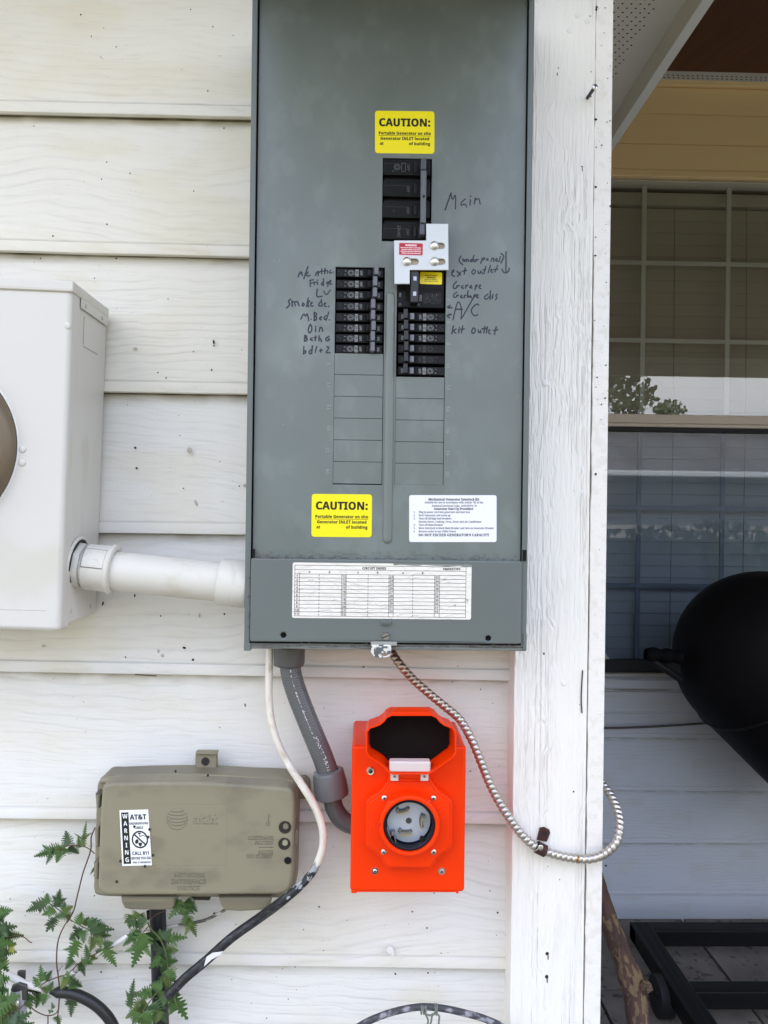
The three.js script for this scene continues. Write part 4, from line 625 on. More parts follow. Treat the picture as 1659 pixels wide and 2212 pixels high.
  z3('790,1542 1226,1544').forEach(([x, y], i) => { const p = W(x, y, zf); part(o, 'screw_washer', new THREE.TorusGeometry(0.0041, 0.0006, 8, 28).translate(p.x, p.y, zf), std({ color: lin(0.5, 0.12, 0.08), roughness: 0.5 })); part(o, 'screw_seat', cylZ(V(p.x, p.y, zf + 0.0004), 0.0039, 0.0039, 0.0006, 24), i ? greySteel : holeMat); phillips(o, x, y, zf + 0.0005, 0.0028, i ? greySteel : zinc); });
  const ip = W(...z3('762,888')[0], zf);
  part(o, 'indicator_bezel', new THREE.LatheGeometry([[0.0024, 0.0022], [0.0042, 0.0026], [0.0054, 0.001], [0.0057, 0]].map(([a, b]) => new THREE.Vector2(a, b)), 8).rotateX(Math.PI / 2).translate(ip.x, ip.y, zf), std({ color: lin(0.72, 0.66, 0.55), metalness: 1, roughness: 0.25, flatShading: true }));
  part(o, 'indicator_lens', new THREE.SphereGeometry(0.0028, 16, 10).scale(1, 1, 0.6).translate(ip.x, ip.y, zf + 0.0016), std({ color: lin(0.004, 0.03, 0.012), roughness: 0.1 }));
  // lid: a shallow pan seen from its inside, with a black gasket on its floor
  const rimT = '875,532 1190,532 1238,592 1325,624 1325,792 1240,850 1150,914 885,914 832,852 729,792 729,624 832,590', zl = -0.876, y0 = W(...z3('1017,914')[0], zl).y;
  const lean = (p, d, k) => { const c = W(...z3('1020,723')[0], zl), x = c.x + (p.x - c.x) * k, y = c.y + (p.y - c.y) * k; return V(x, y, zl - 0.1 * (y - y0) - d); };
  const rim = Wpts(z3(rimT), zl);
  const subdiv = (l) => { const out = []; l.forEach((p, i) => { const a = l[(i + l.length - 1) % l.length], b = l[(i + 1) % l.length]; out.push(p.clone().lerp(a, Math.min(0.35, 0.0035 / p.distanceTo(a))), p.clone().lerp(b, Math.min(0.35, 0.0035 / p.distanceTo(b)))); }); return out; };
  const R = subdiv(rim), rings = [[0.040, 0.955], [0.040, 0.97], [0.037, 0.98], [0.003, 1.0], [0.0008, 0.997], [0, 0.988], [0, 0.966], [0.001, 0.958], [0.034, 0.925]].map(([d, k]) => R.map((p) => lean(p, d, k)));
  const loft = (rs, cap0, cap1) => { const pos = [], idx = [], n = rs[0].length; rs.forEach((r) => r.forEach((p) => pos.push(p.x, p.y, p.z))); for (let i = 0; i < rs.length - 1; i++) for (let j = 0; j < n; j++) { const a = i * n + j, b = i * n + (j + 1) % n; idx.push(a, b, a + n, b, b + n, a + n); } const fan = (i, flip) => { THREE.ShapeUtils.triangulateShape(rs[i].map((p) => new THREE.Vector2(p.x, p.y)), []).forEach(([a, b, c]) => idx.push(...(flip ? [i * n + c, i * n + b, i * n + a] : [i * n + a, i * n + b, i * n + c]))); }; if (cap0) fan(0, true); if (cap1) fan(rs.length - 1, false); const g = new THREE.BufferGeometry(); g.setAttribute('position', new THREE.Float32BufferAttribute(pos, 3)); g.setIndex(idx); const f = g.toNonIndexed(); f.computeVertexNormals(); return planarUV(f, 0, 0, 0.1, 0.1); };
  const lid = part(o, 'lid', loft(rings, true, true), orange);
  part(lid, 'gasket', loft([[0.0335, 0.905], [0.0312, 0.905], [0.031, 0.895]].map(([d, k]) => R.map((p) => lean(p, d, k))), false, true), phys({ color: lin(0.008, 0.006, 0.0056), specularIntensity: 0.2, roughness: 0.85, bumpMap: mottle, bumpScale: 0.0003 }));
  // finger tab on the top of the lid
  const ft = W(...z3('1028,500')[0], zl - 0.02), fs = new THREE.Shape(); fs.absellipse(0, 0, 0.0245, 0.02, 0, Math.PI, false); fs.closePath();
  part(lid, 'finger_tab', extrude(fs, 0, 0.0035, 0.001, 2, 20).rotateX(-Math.PI / 2 + 0.1).translate(ft.x, W(1020, z3('0,532')[0][1], zl).y + 0.0005, zl - 0.012), orange);
  // translucent hinge
  const nylon = phys({ color: lin(0.82, 0.7, 0.68), roughness: 0.4, transmission: 0.25, thickness: 0.01, ior: 1.5, attenuationColor: lin(0.9, 0.7, 0.66), attenuationDistance: 0.02 });
  const hz = (t) => z3(t), hq = (t, z) => { const [a, b] = hz(t); return rect(a[0], a[1], b[0], b[1], z); };
  const bar = hq('884,826 1154,897', -0.88), hinge = part(o, 'hinge', boxAt(bar.x0, bar.x1, bar.y0, bar.y1, -0.893, -0.879, 0.0022), nylon);
  for (const t of ['893,893 945,956', '1088,893 1140,956']) { const l = hq(t, -0.884); part(hinge, 'hinge_lug', boxAt(l.x0, l.x1, l.y0, l.y1, -0.898, -0.884, 0.0012), nylon); part(hinge, 'hinge_pin', cylZ(V((l.x0 + l.x1) / 2, (l.y0 + l.y1) / 2, -0.8836), 0.0016, 0.0016, 0.0008, 16), steel); }
  const kn = hq('947,897 1086,955', -0.8845); part(o, 'hinge_barrel', new THREE.CylinderGeometry(kn.h / 2, kn.h / 2, kn.w, 24).rotateZ(Math.PI / 2).translate(kn.c.x, kn.c.y, -0.892), orange);
  const seat = hq('880,905 1152,965', -0.894); part(o, 'hinge_seat', boxAt(seat.x0, seat.x1, seat.y0, seat.y1, -0.912, -0.895, 0.002), orange);
}

// ---------------------------------------------------------------- tan network box
{
  const O = [164.6, 1591], S = 0.3638, z1 = (t) => ptsZoom(t, O, S), zf = -0.952;
  const bp = W(425, 1945, zf), nb = thing('network_box', 'tan plastic network box with an embossed lid and warning sticker', 'network box', V(bp.x, bp.y, ZW));
  const tanC = [0.27, 0.243, 0.168];
  const dirtMap = dataTex(512, 320, (x, y) => { const k = sstep(0.45, 0.8, fbm(x / 70, y / 50, 5)) * 0.09 + sstep(0.85, 1, y / 320) * 0.1 * fbm(x / 20, y / 20, 3); return [0.97 - k, 0.965 - k, 0.955 - k * 0.9]; }, true);
  const tan = std({ color: lin(...tanC), roughness: 0.5, bumpMap: mottle, bumpScale: 0.0002, map: dirtMap });
  const curve = (pts, z, t) => { const c = new THREE.CatmullRomCurve3(Wpts(pts, z), true, 'centripetal'); return shapeOf(c.getPoints(t)); };
  part(nb, 'base', extrude(curve(z1('122,318 128,278 160,238 240,233 500,225 720,224 1000,236 1290,258 1316,285 1314,420 1308,700 1302,880 1285,940 1255,956 1000,957 700,956 400,953 150,948 112,935 102,900 106,820 112,600'), -0.985, 160), -0.984, 0.04, 0.004, 3), tan);
  const lf = Wpts(z1('149,340 152,310 164,288 190,278 420,270 700,269 1000,284 1230,302 1268,310 1288,326 1296,352 1294,520 1289,720 1283,860 1276,900 1258,926 1225,938 960,943 700,946 440,947 200,946 160,940 136,922 128,890 130,760 138,520'), zf), lx0 = Math.min(...lf.map((p) => p.x)), lx1 = Math.max(...lf.map((p) => p.x)), ly0 = Math.min(...lf.map((p) => p.y)), ly1 = Math.max(...lf.map((p) => p.y));
  const TW = 1200, TH = 680, put = (x, y) => { const [a] = z1(`${x},${y}`), p = W(a[0], a[1], zf); return [((p.x - lx0) / (lx1 - lx0)) * TW, (1 - (p.y - ly0) / (ly1 - ly0)) * TH]; };
  const emboss = canvasTex(TW, TH, (ctx) => {
    ctx.fillStyle = '#707070'; ctx.fillRect(0, 0, TW, TH); ctx.fillStyle = ctx.strokeStyle = '#d8d8d8';
    const txt = (t, x0, x1, y, sz, f = '') => { const [a, b] = put(x0, y), [c] = put(x1, y); fit(ctx, t, a, b, c - a, sz * 1.02, f); };
    txt('NETWORK', 580, 762, 834, 34); txt('INTERFACE', 565, 772, 873, 34); txt('DEVICE', 600, 734, 912, 34);
    txt('CUSTOMER', 1018, 1172, 612, 30); txt('ACCESS', 1060, 1170, 640, 28); txt('ACCES', 1080, 1168, 696, 28); txt('DU CLIENT', 1012, 1166, 722, 30); txt('at&t', 694, 840, 518, 70, 'bold');
    let a = put(1085, 657), b = put(1168, 657); ctx.lineWidth = 3; ctx.beginPath(); ctx.moveTo(...a); ctx.lineTo(...b); ctx.lineTo(b[0] - 10, b[1] - 6); ctx.stroke();
    a = put(1140, 518); ctx.beginPath(); ctx.arc(a[0], a[1], 10, 0, 7); ctx.stroke(); b = put(1146, 462); ctx.beginPath(); ctx.moveTo(a[0], a[1] - 10); ctx.lineTo(...b); ctx.stroke();
    // banded globe
    const g = put(600, 490), r = (put(662, 490)[0] - g[0]); ctx.save(); ctx.beginPath(); ctx.arc(g[0], g[1], r, 0, 7); ctx.clip(); ctx.fillStyle = '#c4c4c4'; ctx.fillRect(g[0] - r, g[1] - r, 2 * r, 2 * r); ctx.strokeStyle = '#5a5a5a'; ctx.lineWidth = 3.4; [-0.62, -0.3, 0.02, 0.34, 0.64].forEach((t, i) => { ctx.beginPath(); ctx.ellipse(g[0], g[1] + r * (t - 0.34), r * Math.sqrt(1 - t * t) * 1.02, r * 0.34, 0, 0.1, Math.PI - 0.1); ctx.stroke(); }); ctx.restore();
    // recessed label field
    ctx.strokeStyle = '#5c5c5c'; ctx.lineWidth = 2; const p0 = put(450, 404), p1 = put(895, 768); ctx.strokeRect(p0[0], p0[1], p1[0] - p0[0], p1[1] - p0[1]);
  }, false);
  const lidC = new THREE.CatmullRomCurve3(lf, true, 'centripetal').getSpacedPoints(150);
  const lid = part(nb, 'lid', planarUV(extrude(shapeOf(lidC), zf, 0.034, 0.005, 5), lx0, ly0, lx1 - lx0, ly1 - ly0), std({ color: lin(...tanC), roughness: 0.48, bumpMap: emboss, bumpScale: 0.003, map: dirtMap }));
  // raised rim along the top of the base
  part(nb, 'top_ridge', tube(path3(z1('150,262 300,250 700,240 1000,254 1285,276'), -0.978), 0.0042, 40, 10), tan);
  // sticker
  const st = canvasTex(260, 460, (ctx, w, h) => {
    ctx.fillStyle = '#eef1f2'; ctx.fillRect(0, 0, w, h); ctx.fillStyle = '#17191d'; ctx.fillRect(14, 18, 66, 426);
    ctx.fillStyle = '#f2f4f4'; ctx.font = 'bold 52px sans-serif'; ctx.textAlign = 'center'; 'WARNING'.split('').forEach((c, i) => ctx.fillText(c, 47, 68 + i * 60));
    ctx.fillStyle = '#1b1d22'; fit(ctx, 'AT&T', 92, 80, 148, 58); fit(ctx, 'UNDERGROUND', 82, 122, 172, 27); fit(ctx, 'CABLE', 128, 158, 78, 29); fit(ctx, 'CALL 811', 94, 372, 152, 40); fit(ctx, 'BEFORE YOU DIG', 84, 410, 172, 28); fit(ctx, 'PID 316026525', 94, 442, 158, 21);
    ctx.strokeStyle = '#1b1d22'; ctx.lineWidth = 13; ctx.beginPath(); ctx.arc(170, 246, 66, 0, 7); ctx.stroke(); ctx.beginPath(); ctx.moveTo(122, 202); ctx.lineTo(218, 290); ctx.stroke();
    ctx.lineWidth = 6; ctx.beginPath(); ctx.moveTo(170, 196); ctx.lineTo(170, 222); ctx.lineTo(196, 212); ctx.lineTo(222, 222); ctx.stroke(); ctx.fillRect(158, 190, 24, 12); ctx.beginPath(); ctx.ellipse(142, 262, 14, 20, 0.5, 0, 7); ctx.fill(); ctx.beginPath(); ctx.moveTo(154, 272); ctx.lineTo(188, 272); ctx.lineTo(184, 294); ctx.lineTo(171, 304); ctx.lineTo(158, 294); ctx.fill();
  });
  const sq = Wpts([[258, 1750.6], [320, 1748.6], [328, 1869], [264, 1870.6]], zf + 0.0004), sg = new THREE.BufferGeometry();
  { const a = sq, d = V(0, 0, -0.0003), b = a.map((p) => p.clone().add(d)), pos = [], quad = (p, q, r, s) => [p, q, r, p, r, s].forEach((v) => pos.push(v.x, v.y, v.z)); quad(a[3], a[2], a[1], a[0]); for (let i = 0; i < 4; i++) quad(a[i], a[(i + 1) % 4], b[(i + 1) % 4], b[i]); sg.setAttribute('position', new THREE.Float32BufferAttribute(pos, 3)); sg.computeVertexNormals(); const uv = [0, 0, 1, 0, 1, 1, 0, 0, 1, 1, 0, 1]; for (let i = 0; i < 24; i++) uv.push(0.02, 0.98); sg.setAttribute('uv', new THREE.Float32BufferAttribute(uv, 2)); }
  part(lid, 'warning_sticker', sg, std({ map: st, roughness: 0.35 })).userData.label = 'black and white warning sticker on the tan lid';
  // captive screws in wells
  const well = std({ color: lin(0.03, 0.026, 0.02), roughness: 1 });
  for (const [x, y, r, s] of [[1240, 538, 0.0079, 1], [1236, 636, 0.0076, 0], [1257, 735, 0.0046, 2]]) {
    const [a] = z1(`${x},${y}`), p = W(a[0], a[1], zf);
    part(lid, 'screw_well', new THREE.LatheGeometry([[0, 0.0001], [r * 0.98, 0.0001], [r * 1.0, 0.0003]].map(([u, v]) => new THREE.Vector2(u, v)), 28).rotateX(Math.PI / 2).translate(p.x, p.y, zf + 0.0003), s === 2 ? holeMat : well);
    if (s < 2) part(lid, 'captive_screw', new THREE.CylinderGeometry(r * 0.48, r * 0.52, 0.002, 6).rotateX(Math.PI / 2).translate(p.x + 0.001, p.y + 0.0016, zf + 0.0012), s ? std({ color: lin(0.25, 0.22, 0.17), metalness: 0.6, roughness: 0.5 }) : std({ color: lin(0.3, 0.28, 0.2), roughness: 0.5 }));
  }
  // mounting tabs, feet, hinge knuckles, latch
  const poly = (t, z, d, b, name, m = tan) => part(nb, name, extrude(shapeOf(Wpts(z1(t), z)), z, d, b, 2), m);
  poly('708,98 835,94 834,218 690,216 706,190', -1.012, 0.008, 0.0012, 'mounting_tab'); const [mq] = z1('767,148'), mp = W(mq[0], mq[1], -1.0115); part(nb, 'tab_screw', cylZ(V(mp.x, mp.y, -1.011), 0.0054, 0.0054, 0.0012, 18), speckMat); part(nb, 'tab_rim', boxAt(...(() => { const r = rect(...z1('708,94')[0], ...z1('836,108')[0], -1.008); return [r.x0, r.x1, r.y0, r.y1]; })(), -1.02, -1.008, 0.001), tan);
  poly('1318,240 1360,238 1388,260 1390,372 1318,372', -1.008, 0.008, 0.0012, 'mounting_tab', std({ color: lin(0.18, 0.155, 0.1), roughness: 0.6 }));
  poly('262,948 585,952 580,1010 560,1030 500,1034 320,1032 285,1022 268,990', -0.972, 0.03, 0.003, 'cable_port'); poly('842,955 1160,955 1150,1015 1130,1032 980,1042 880,1036 860,1010', -0.972, 0.03, 0.003, 'cable_port');
  for (const t of ['112,340 140,352 136,428 118,425', '108,545 134,535 132,660 112,662', '102,750 130,748 128,850 104,850']) poly(t, -0.966, 0.03, 0.002, 'hinge_knuckle');
  poly('1300,545 1318,560 1312,640 1296,655', -0.968, 0.02, 0.001, 'latch'); poly('680,955 800,955 790,975 700,972', -0.985, 0.01, 0.001, 'drain_lip', well);
  const bits = []; for (const [x, y] of z1('435,552 455,705 262,740 408,770 590,206 782,230 240,862 345,535 428,597')) { const p = W(x, y, zf + 0.001); bits.push(new THREE.IcosahedronGeometry(0.0016, 0).scale(1, 1.3, 0.5).translate(p.x, p.y, p.z)); } part(nb, 'debris', bits, speckMat).userData.kind = 'stuff';
}
// ---------------------------------------------------------------- armoured conduit: from the panel, across the post and round behind it
{
  const pts = [[843, 1402, -1.0], [849, 1414, -0.99], [866, 1438, -0.98], [892, 1467], [929, 1500], [962, 1527], [992, 1553], [1015, 1590], [1035, 1636], [1055, 1686], [1078, 1732], [1101, 1768], [1130, 1806], [1157, 1829], [1190, 1843], [1233, 1853], [1274, 1855], [1308, 1843], [1330, 1821, -0.982], [1338.5, 1786, -0.992], [1333, 1749, -1.01], [1319, 1718, -1.028], [1302, 1694, -1.045], [1284, 1674, -1.06]];
  const curve = pts.map(([x, y, z]) => W(x, y, z ?? -0.983));
  const c = thing('armoured_conduit', 'spiral metal armoured conduit sagging from the panel and looping round the post', 'conduit', curve[0].clone());
  const len = new THREE.CatmullRomCurve3(curve, false, 'centripetal').getLength(), pitch = 0.0069, seg = Math.round(len / pitch) * 8;
  part(c, 'spiral_armour', tube(curve, (t, a, s) => 0.0044 + 0.0015 * Math.pow(Math.abs(Math.sin((s / pitch) * Math.PI + a / 2)), 0.7), seg, 20), std({ color: lin(0.62, 0.6, 0.56), metalness: 0.92, roughness: 0.34, map: dataTex(2048, 32, (x, y) => { const n = fbm(x / 14, y / 9, 3), old = 1 - sstep(180, 620, x), rust = Math.max(0, 1 - Math.abs(x - 1440) / 9) * sstep(0.3, 0.6, noise(x / 3, y / 6)); return [0.98 - n * 0.1 - old * 0.1 - rust * 0.2, 0.97 - n * 0.1 - old * 0.16 - rust * 0.5, 0.96 - n * 0.09 - old * 0.2 - rust * 0.85]; }, true) }));
  // rusty one-hole strap on the post
  const rust = std({ color: lin(0.075, 0.032, 0.026), roughness: 0.75, metalness: 0.2, bumpMap: mottle, bumpScale: 0.001, map: dataTex(128, 128, (x, y) => { const n = fbm(x / 14, y / 14, 4); return [0.75 + n * 0.25, 0.7 + n * 0.25, 0.7 + n * 0.2]; }, true) });
  const s = thing('conduit_strap', 'rusty brown one-hole strap pinning the metal conduit to the post', 'strap', W(1170, 1820, ZP));
  const tabQ = Wpts(ptsZoom('455,1530 490,1524 530,1545 537,1570 510,1640 430,1625', [1042.4, 1371.5], 0.2727), ZP + 0.0024);
  part(s, 'tab', extrude(shapeOf(tabQ), ZP + 0.0024, 0.0022, 0.0006, 2), rust);
  const a = W(1168.5, 1834, -0.983), tan = W(1190, 1843, -0.983).sub(W(1150, 1823, -0.983)).normalize(), q = new THREE.Quaternion().setFromUnitVectors(V(0, 1, 0), tan);
  const band = new THREE.CylinderGeometry(0.0078, 0.0078, 0.0125, 24, 1, true, 0, Math.PI * 2), inner = new THREE.CylinderGeometry(0.0068, 0.0068, 0.0125, 24, 1, true), e1 = new THREE.RingGeometry(0.0068, 0.0078, 24).rotateX(-Math.PI / 2).translate(0, 0.00625, 0), e2 = e1.clone().translate(0, -0.0125, 0);
  part(s, 'saddle', [band, inner, e1, e2].map((g) => g.applyQuaternion(q).translate(a.x, a.y, a.z)), rust);
  const hp = W(1176, 1801, ZP + 0.0026); part(s, 'screw', new THREE.CylinderGeometry(0.0034, 0.0036, 0.0012, 18).rotateX(Math.PI / 2).translate(hp.x, hp.y, hp.z), std({ color: lin(0.02, 0.012, 0.012), roughness: 0.8 }));
  const shine = W(1168, 1831, -0.975); part(s, 'bare_spot', new THREE.SphereGeometry(0.0036, 14, 10).scale(1, 1, 0.3).translate(shine.x, shine.y, shine.z), std({ color: lin(0.6, 0.6, 0.56), metalness: 0.9, roughness: 0.35 }));
}

// ---------------------------------------------------------------- wires and pipes low on the wall
const zf2 = (t) => ptsZoom(t, [0, 1755.6], 0.2976);
{
  const p = thing('ground_pipe', 'flat black conduit running down below the tan network box', 'conduit', W(344, 2212, -1.01));
  part(p, 'pipe', tube(path3([[340, 1952], [341, 1980], [343.5, 2060], [346, 2150], [349, 2260], [351, 2330]], -1.008), 0.0105, 30, 24), std({ color: lin(0.009, 0.01, 0.014), roughness: 0.42 }));
  part(p, 'pipe_collar', tube(path3([[322, 1968], [323, 1984]], -1.012), 0.0035, 6, 10), speckMat);
  const w = thing('white_wire', 'thin dirty white wire drooping below the tan network box to the left', 'wire', W(400, 2000, -1.015));
  const ww = std({ color: lin(0.62, 0.6, 0.56), roughness: 0.55, map: dataTex(256, 16, (x, y) => { const k = sstep(0.55, 0.7, fbm(x / 16, y / 9, 3)) * 0.5; return [0.98 - k, 0.97 - k, 0.95 - k]; }, true) });
  part(w, 'insulation', tube(path3(zf2('1660,692 1600,725 1500,775 1400,800 1300,815 1210,828 1100,840 1020,860 935,890 820,960 700,1040 600,1095 540,1150 495,1200 470,1260'), -1.012), 0.0021, 120, 10), ww);
  part(w, 'peeled_sheath', [tube(path3(zf2('945,885 880,925 815,968'), -1.011), 0.0034, 10, 8), tube(path3(zf2('545,1145 515,1180 492,1212'), -1.011), 0.0046, 10, 8)], std({ color: lin(0.78, 0.77, 0.75), roughness: 0.6 }));
  const b = thing('black_cable', 'thick black cable with a white sleeve curving down at the lower left', 'cable', W(180, 2160, -1.005));
  part(b, 'jacket', tube(path3(zf2('362,1305 440,1303 520,1312 600,1340 680,1385 745,1440 795,1500 835,1580 850,1660'), -1.004), (t) => 0.0070 * Math.min(1, 0.25 + t * 9), 90, 18), std({ color: lin(0.012, 0.012, 0.013), roughness: 0.42 }));
  part(b, 'white_sleeve', tube(path3(zf2('20,1165 60,1182 120,1212 180,1242 240,1258 300,1275 360,1298 410,1296'), -1.008), (t) => mix(0.0052, 0.0036, t), 60, 14), std({ color: lin(0.72, 0.7, 0.66), roughness: 0.6 }));
  const k = thing('pipe_bracket', 'grey metal bracket behind the fern at the lower left edge', 'bracket', W(42, 2160, -1.02));
  const bm = std({ color: lin(0.11, 0.105, 0.095), metalness: 0.6, roughness: 0.55, bumpMap: mottle, bumpScale: 0.001 });
  const br = (t, z, d, name) => part(k, name, extrude(shapeOf(Wpts(zf2(t), z)), z, d, 0.0006, 1), bm);
  br('125,1155 140,1148 182,1148 180,1300 118,1300', -1.016, 0.003, 'strap_leg'); br('84,1262 130,1240 190,1262 190,1360 110,1370 80,1330', -1.0, 0.006, 'clamp_jaw');
  const gp = tube(path3(zf2('135,1270 140,1400 135,1560'), -1.006), 0.0092, 12, 20); part(k, 'grey_pipe', gp, std({ color: lin(0.36, 0.37, 0.38), roughness: 0.5 }));
  const sp = W(...zf2('128,1385')[0], -0.994); part(k, 'clamp_screw', new THREE.SphereGeometry(0.004, 14, 10).scale(0.7, 1.2, 0.7).translate(sp.x, sp.y, sp.z), zinc);
}
{
  const z = -0.985, l = thing('looped_cable', 'arched weathered dark cable at the bottom edge tied with string', 'cable', W(925, 2175, z));
  part(l, 'jacket', tube(path3([[690, 2330], [735, 2250], [783, 2213], [826, 2193.5], [869, 2181], [912, 2175], [955, 2178], [1006, 2189], [1050, 2202], [1100, 2228], [1150, 2290]], z), 0.0043, 90, 16), std({ roughness: 0.6, map: dataTex(512, 64, (x, y) => { const k = sstep(0.45, 0.7, fbm(x / 12, y / 14, 4)) * 0.32; return [0.24 + k, 0.24 + k, 0.26 + k]; }, true) }));
  const s = thing('string', 'grey green string knotted round the arched cable', 'string', W(935, 2180, z)), o6 = (t) => ptsZoom(t, [438.9, 1920], 0.4299), sm = std({ color: lin(0.17, 0.19, 0.15), roughness: 0.95, bumpMap: mottle, bumpScale: 0.0006 });
  for (const [x, t] of [[1096, 0], [1106, 0.12], [1117, -0.1], [1166, 0.08], [1173, -0.06]]) { const p = W(...o6(`${x},603`)[0], z); part(s, 'string_turn', new THREE.TorusGeometry(0.0056, 0.0011, 8, 24).rotateY(Math.PI / 2).rotateZ(t).translate(p.x, p.y, p.z), sm); }
  for (const t of ['1112,622 1122,640 1130,660 1124,700', '1165,622 1150,640 1146,665 1138,690', '1172,624 1186,640 1184,668 1188,700', '1120,630 1140,636 1160,628 1176,634']) part(s, 'string_end', tube(path3(o6(t), z + 0.006), 0.0012, 16, 8), sm);
  const wp = W(843, 2052, ZW), pl = thing('wall_plug', 'small white broken clip with a dark hole on the lower siding', 'wall clip', wp.clone()), hz = o6('938,298 952,338')[0];
  const c = W(hz[0], hz[1], ZW); part(pl, 'clip', [new THREE.CylinderGeometry(0.0048, 0.0042, 0.006, 12).rotateX(Math.PI / 2).translate(c.x, c.y, ZW + 0.002), rbox(0.0035, 0.006, 0.007, 0.0008).translate(c.x + 0.0035, c.y - 0.0055, ZW + 0.001)], std({ color: lin(0.78, 0.78, 0.77), roughness: 0.5 }));
  part(pl, 'hole', [rbox(0.0075, 0.0052, 0.001, 0.0004).translate(c.x + 0.0003, c.y - 0.0078, ZW - 0.0028), rbox(0.003, 0.0032, 0.001, 0.0004).translate(c.x + 0.0055, c.y - 0.0078, ZW - 0.0029)], std({ color: lin(0.06, 0.052, 0.045), roughness: 1 }));
}

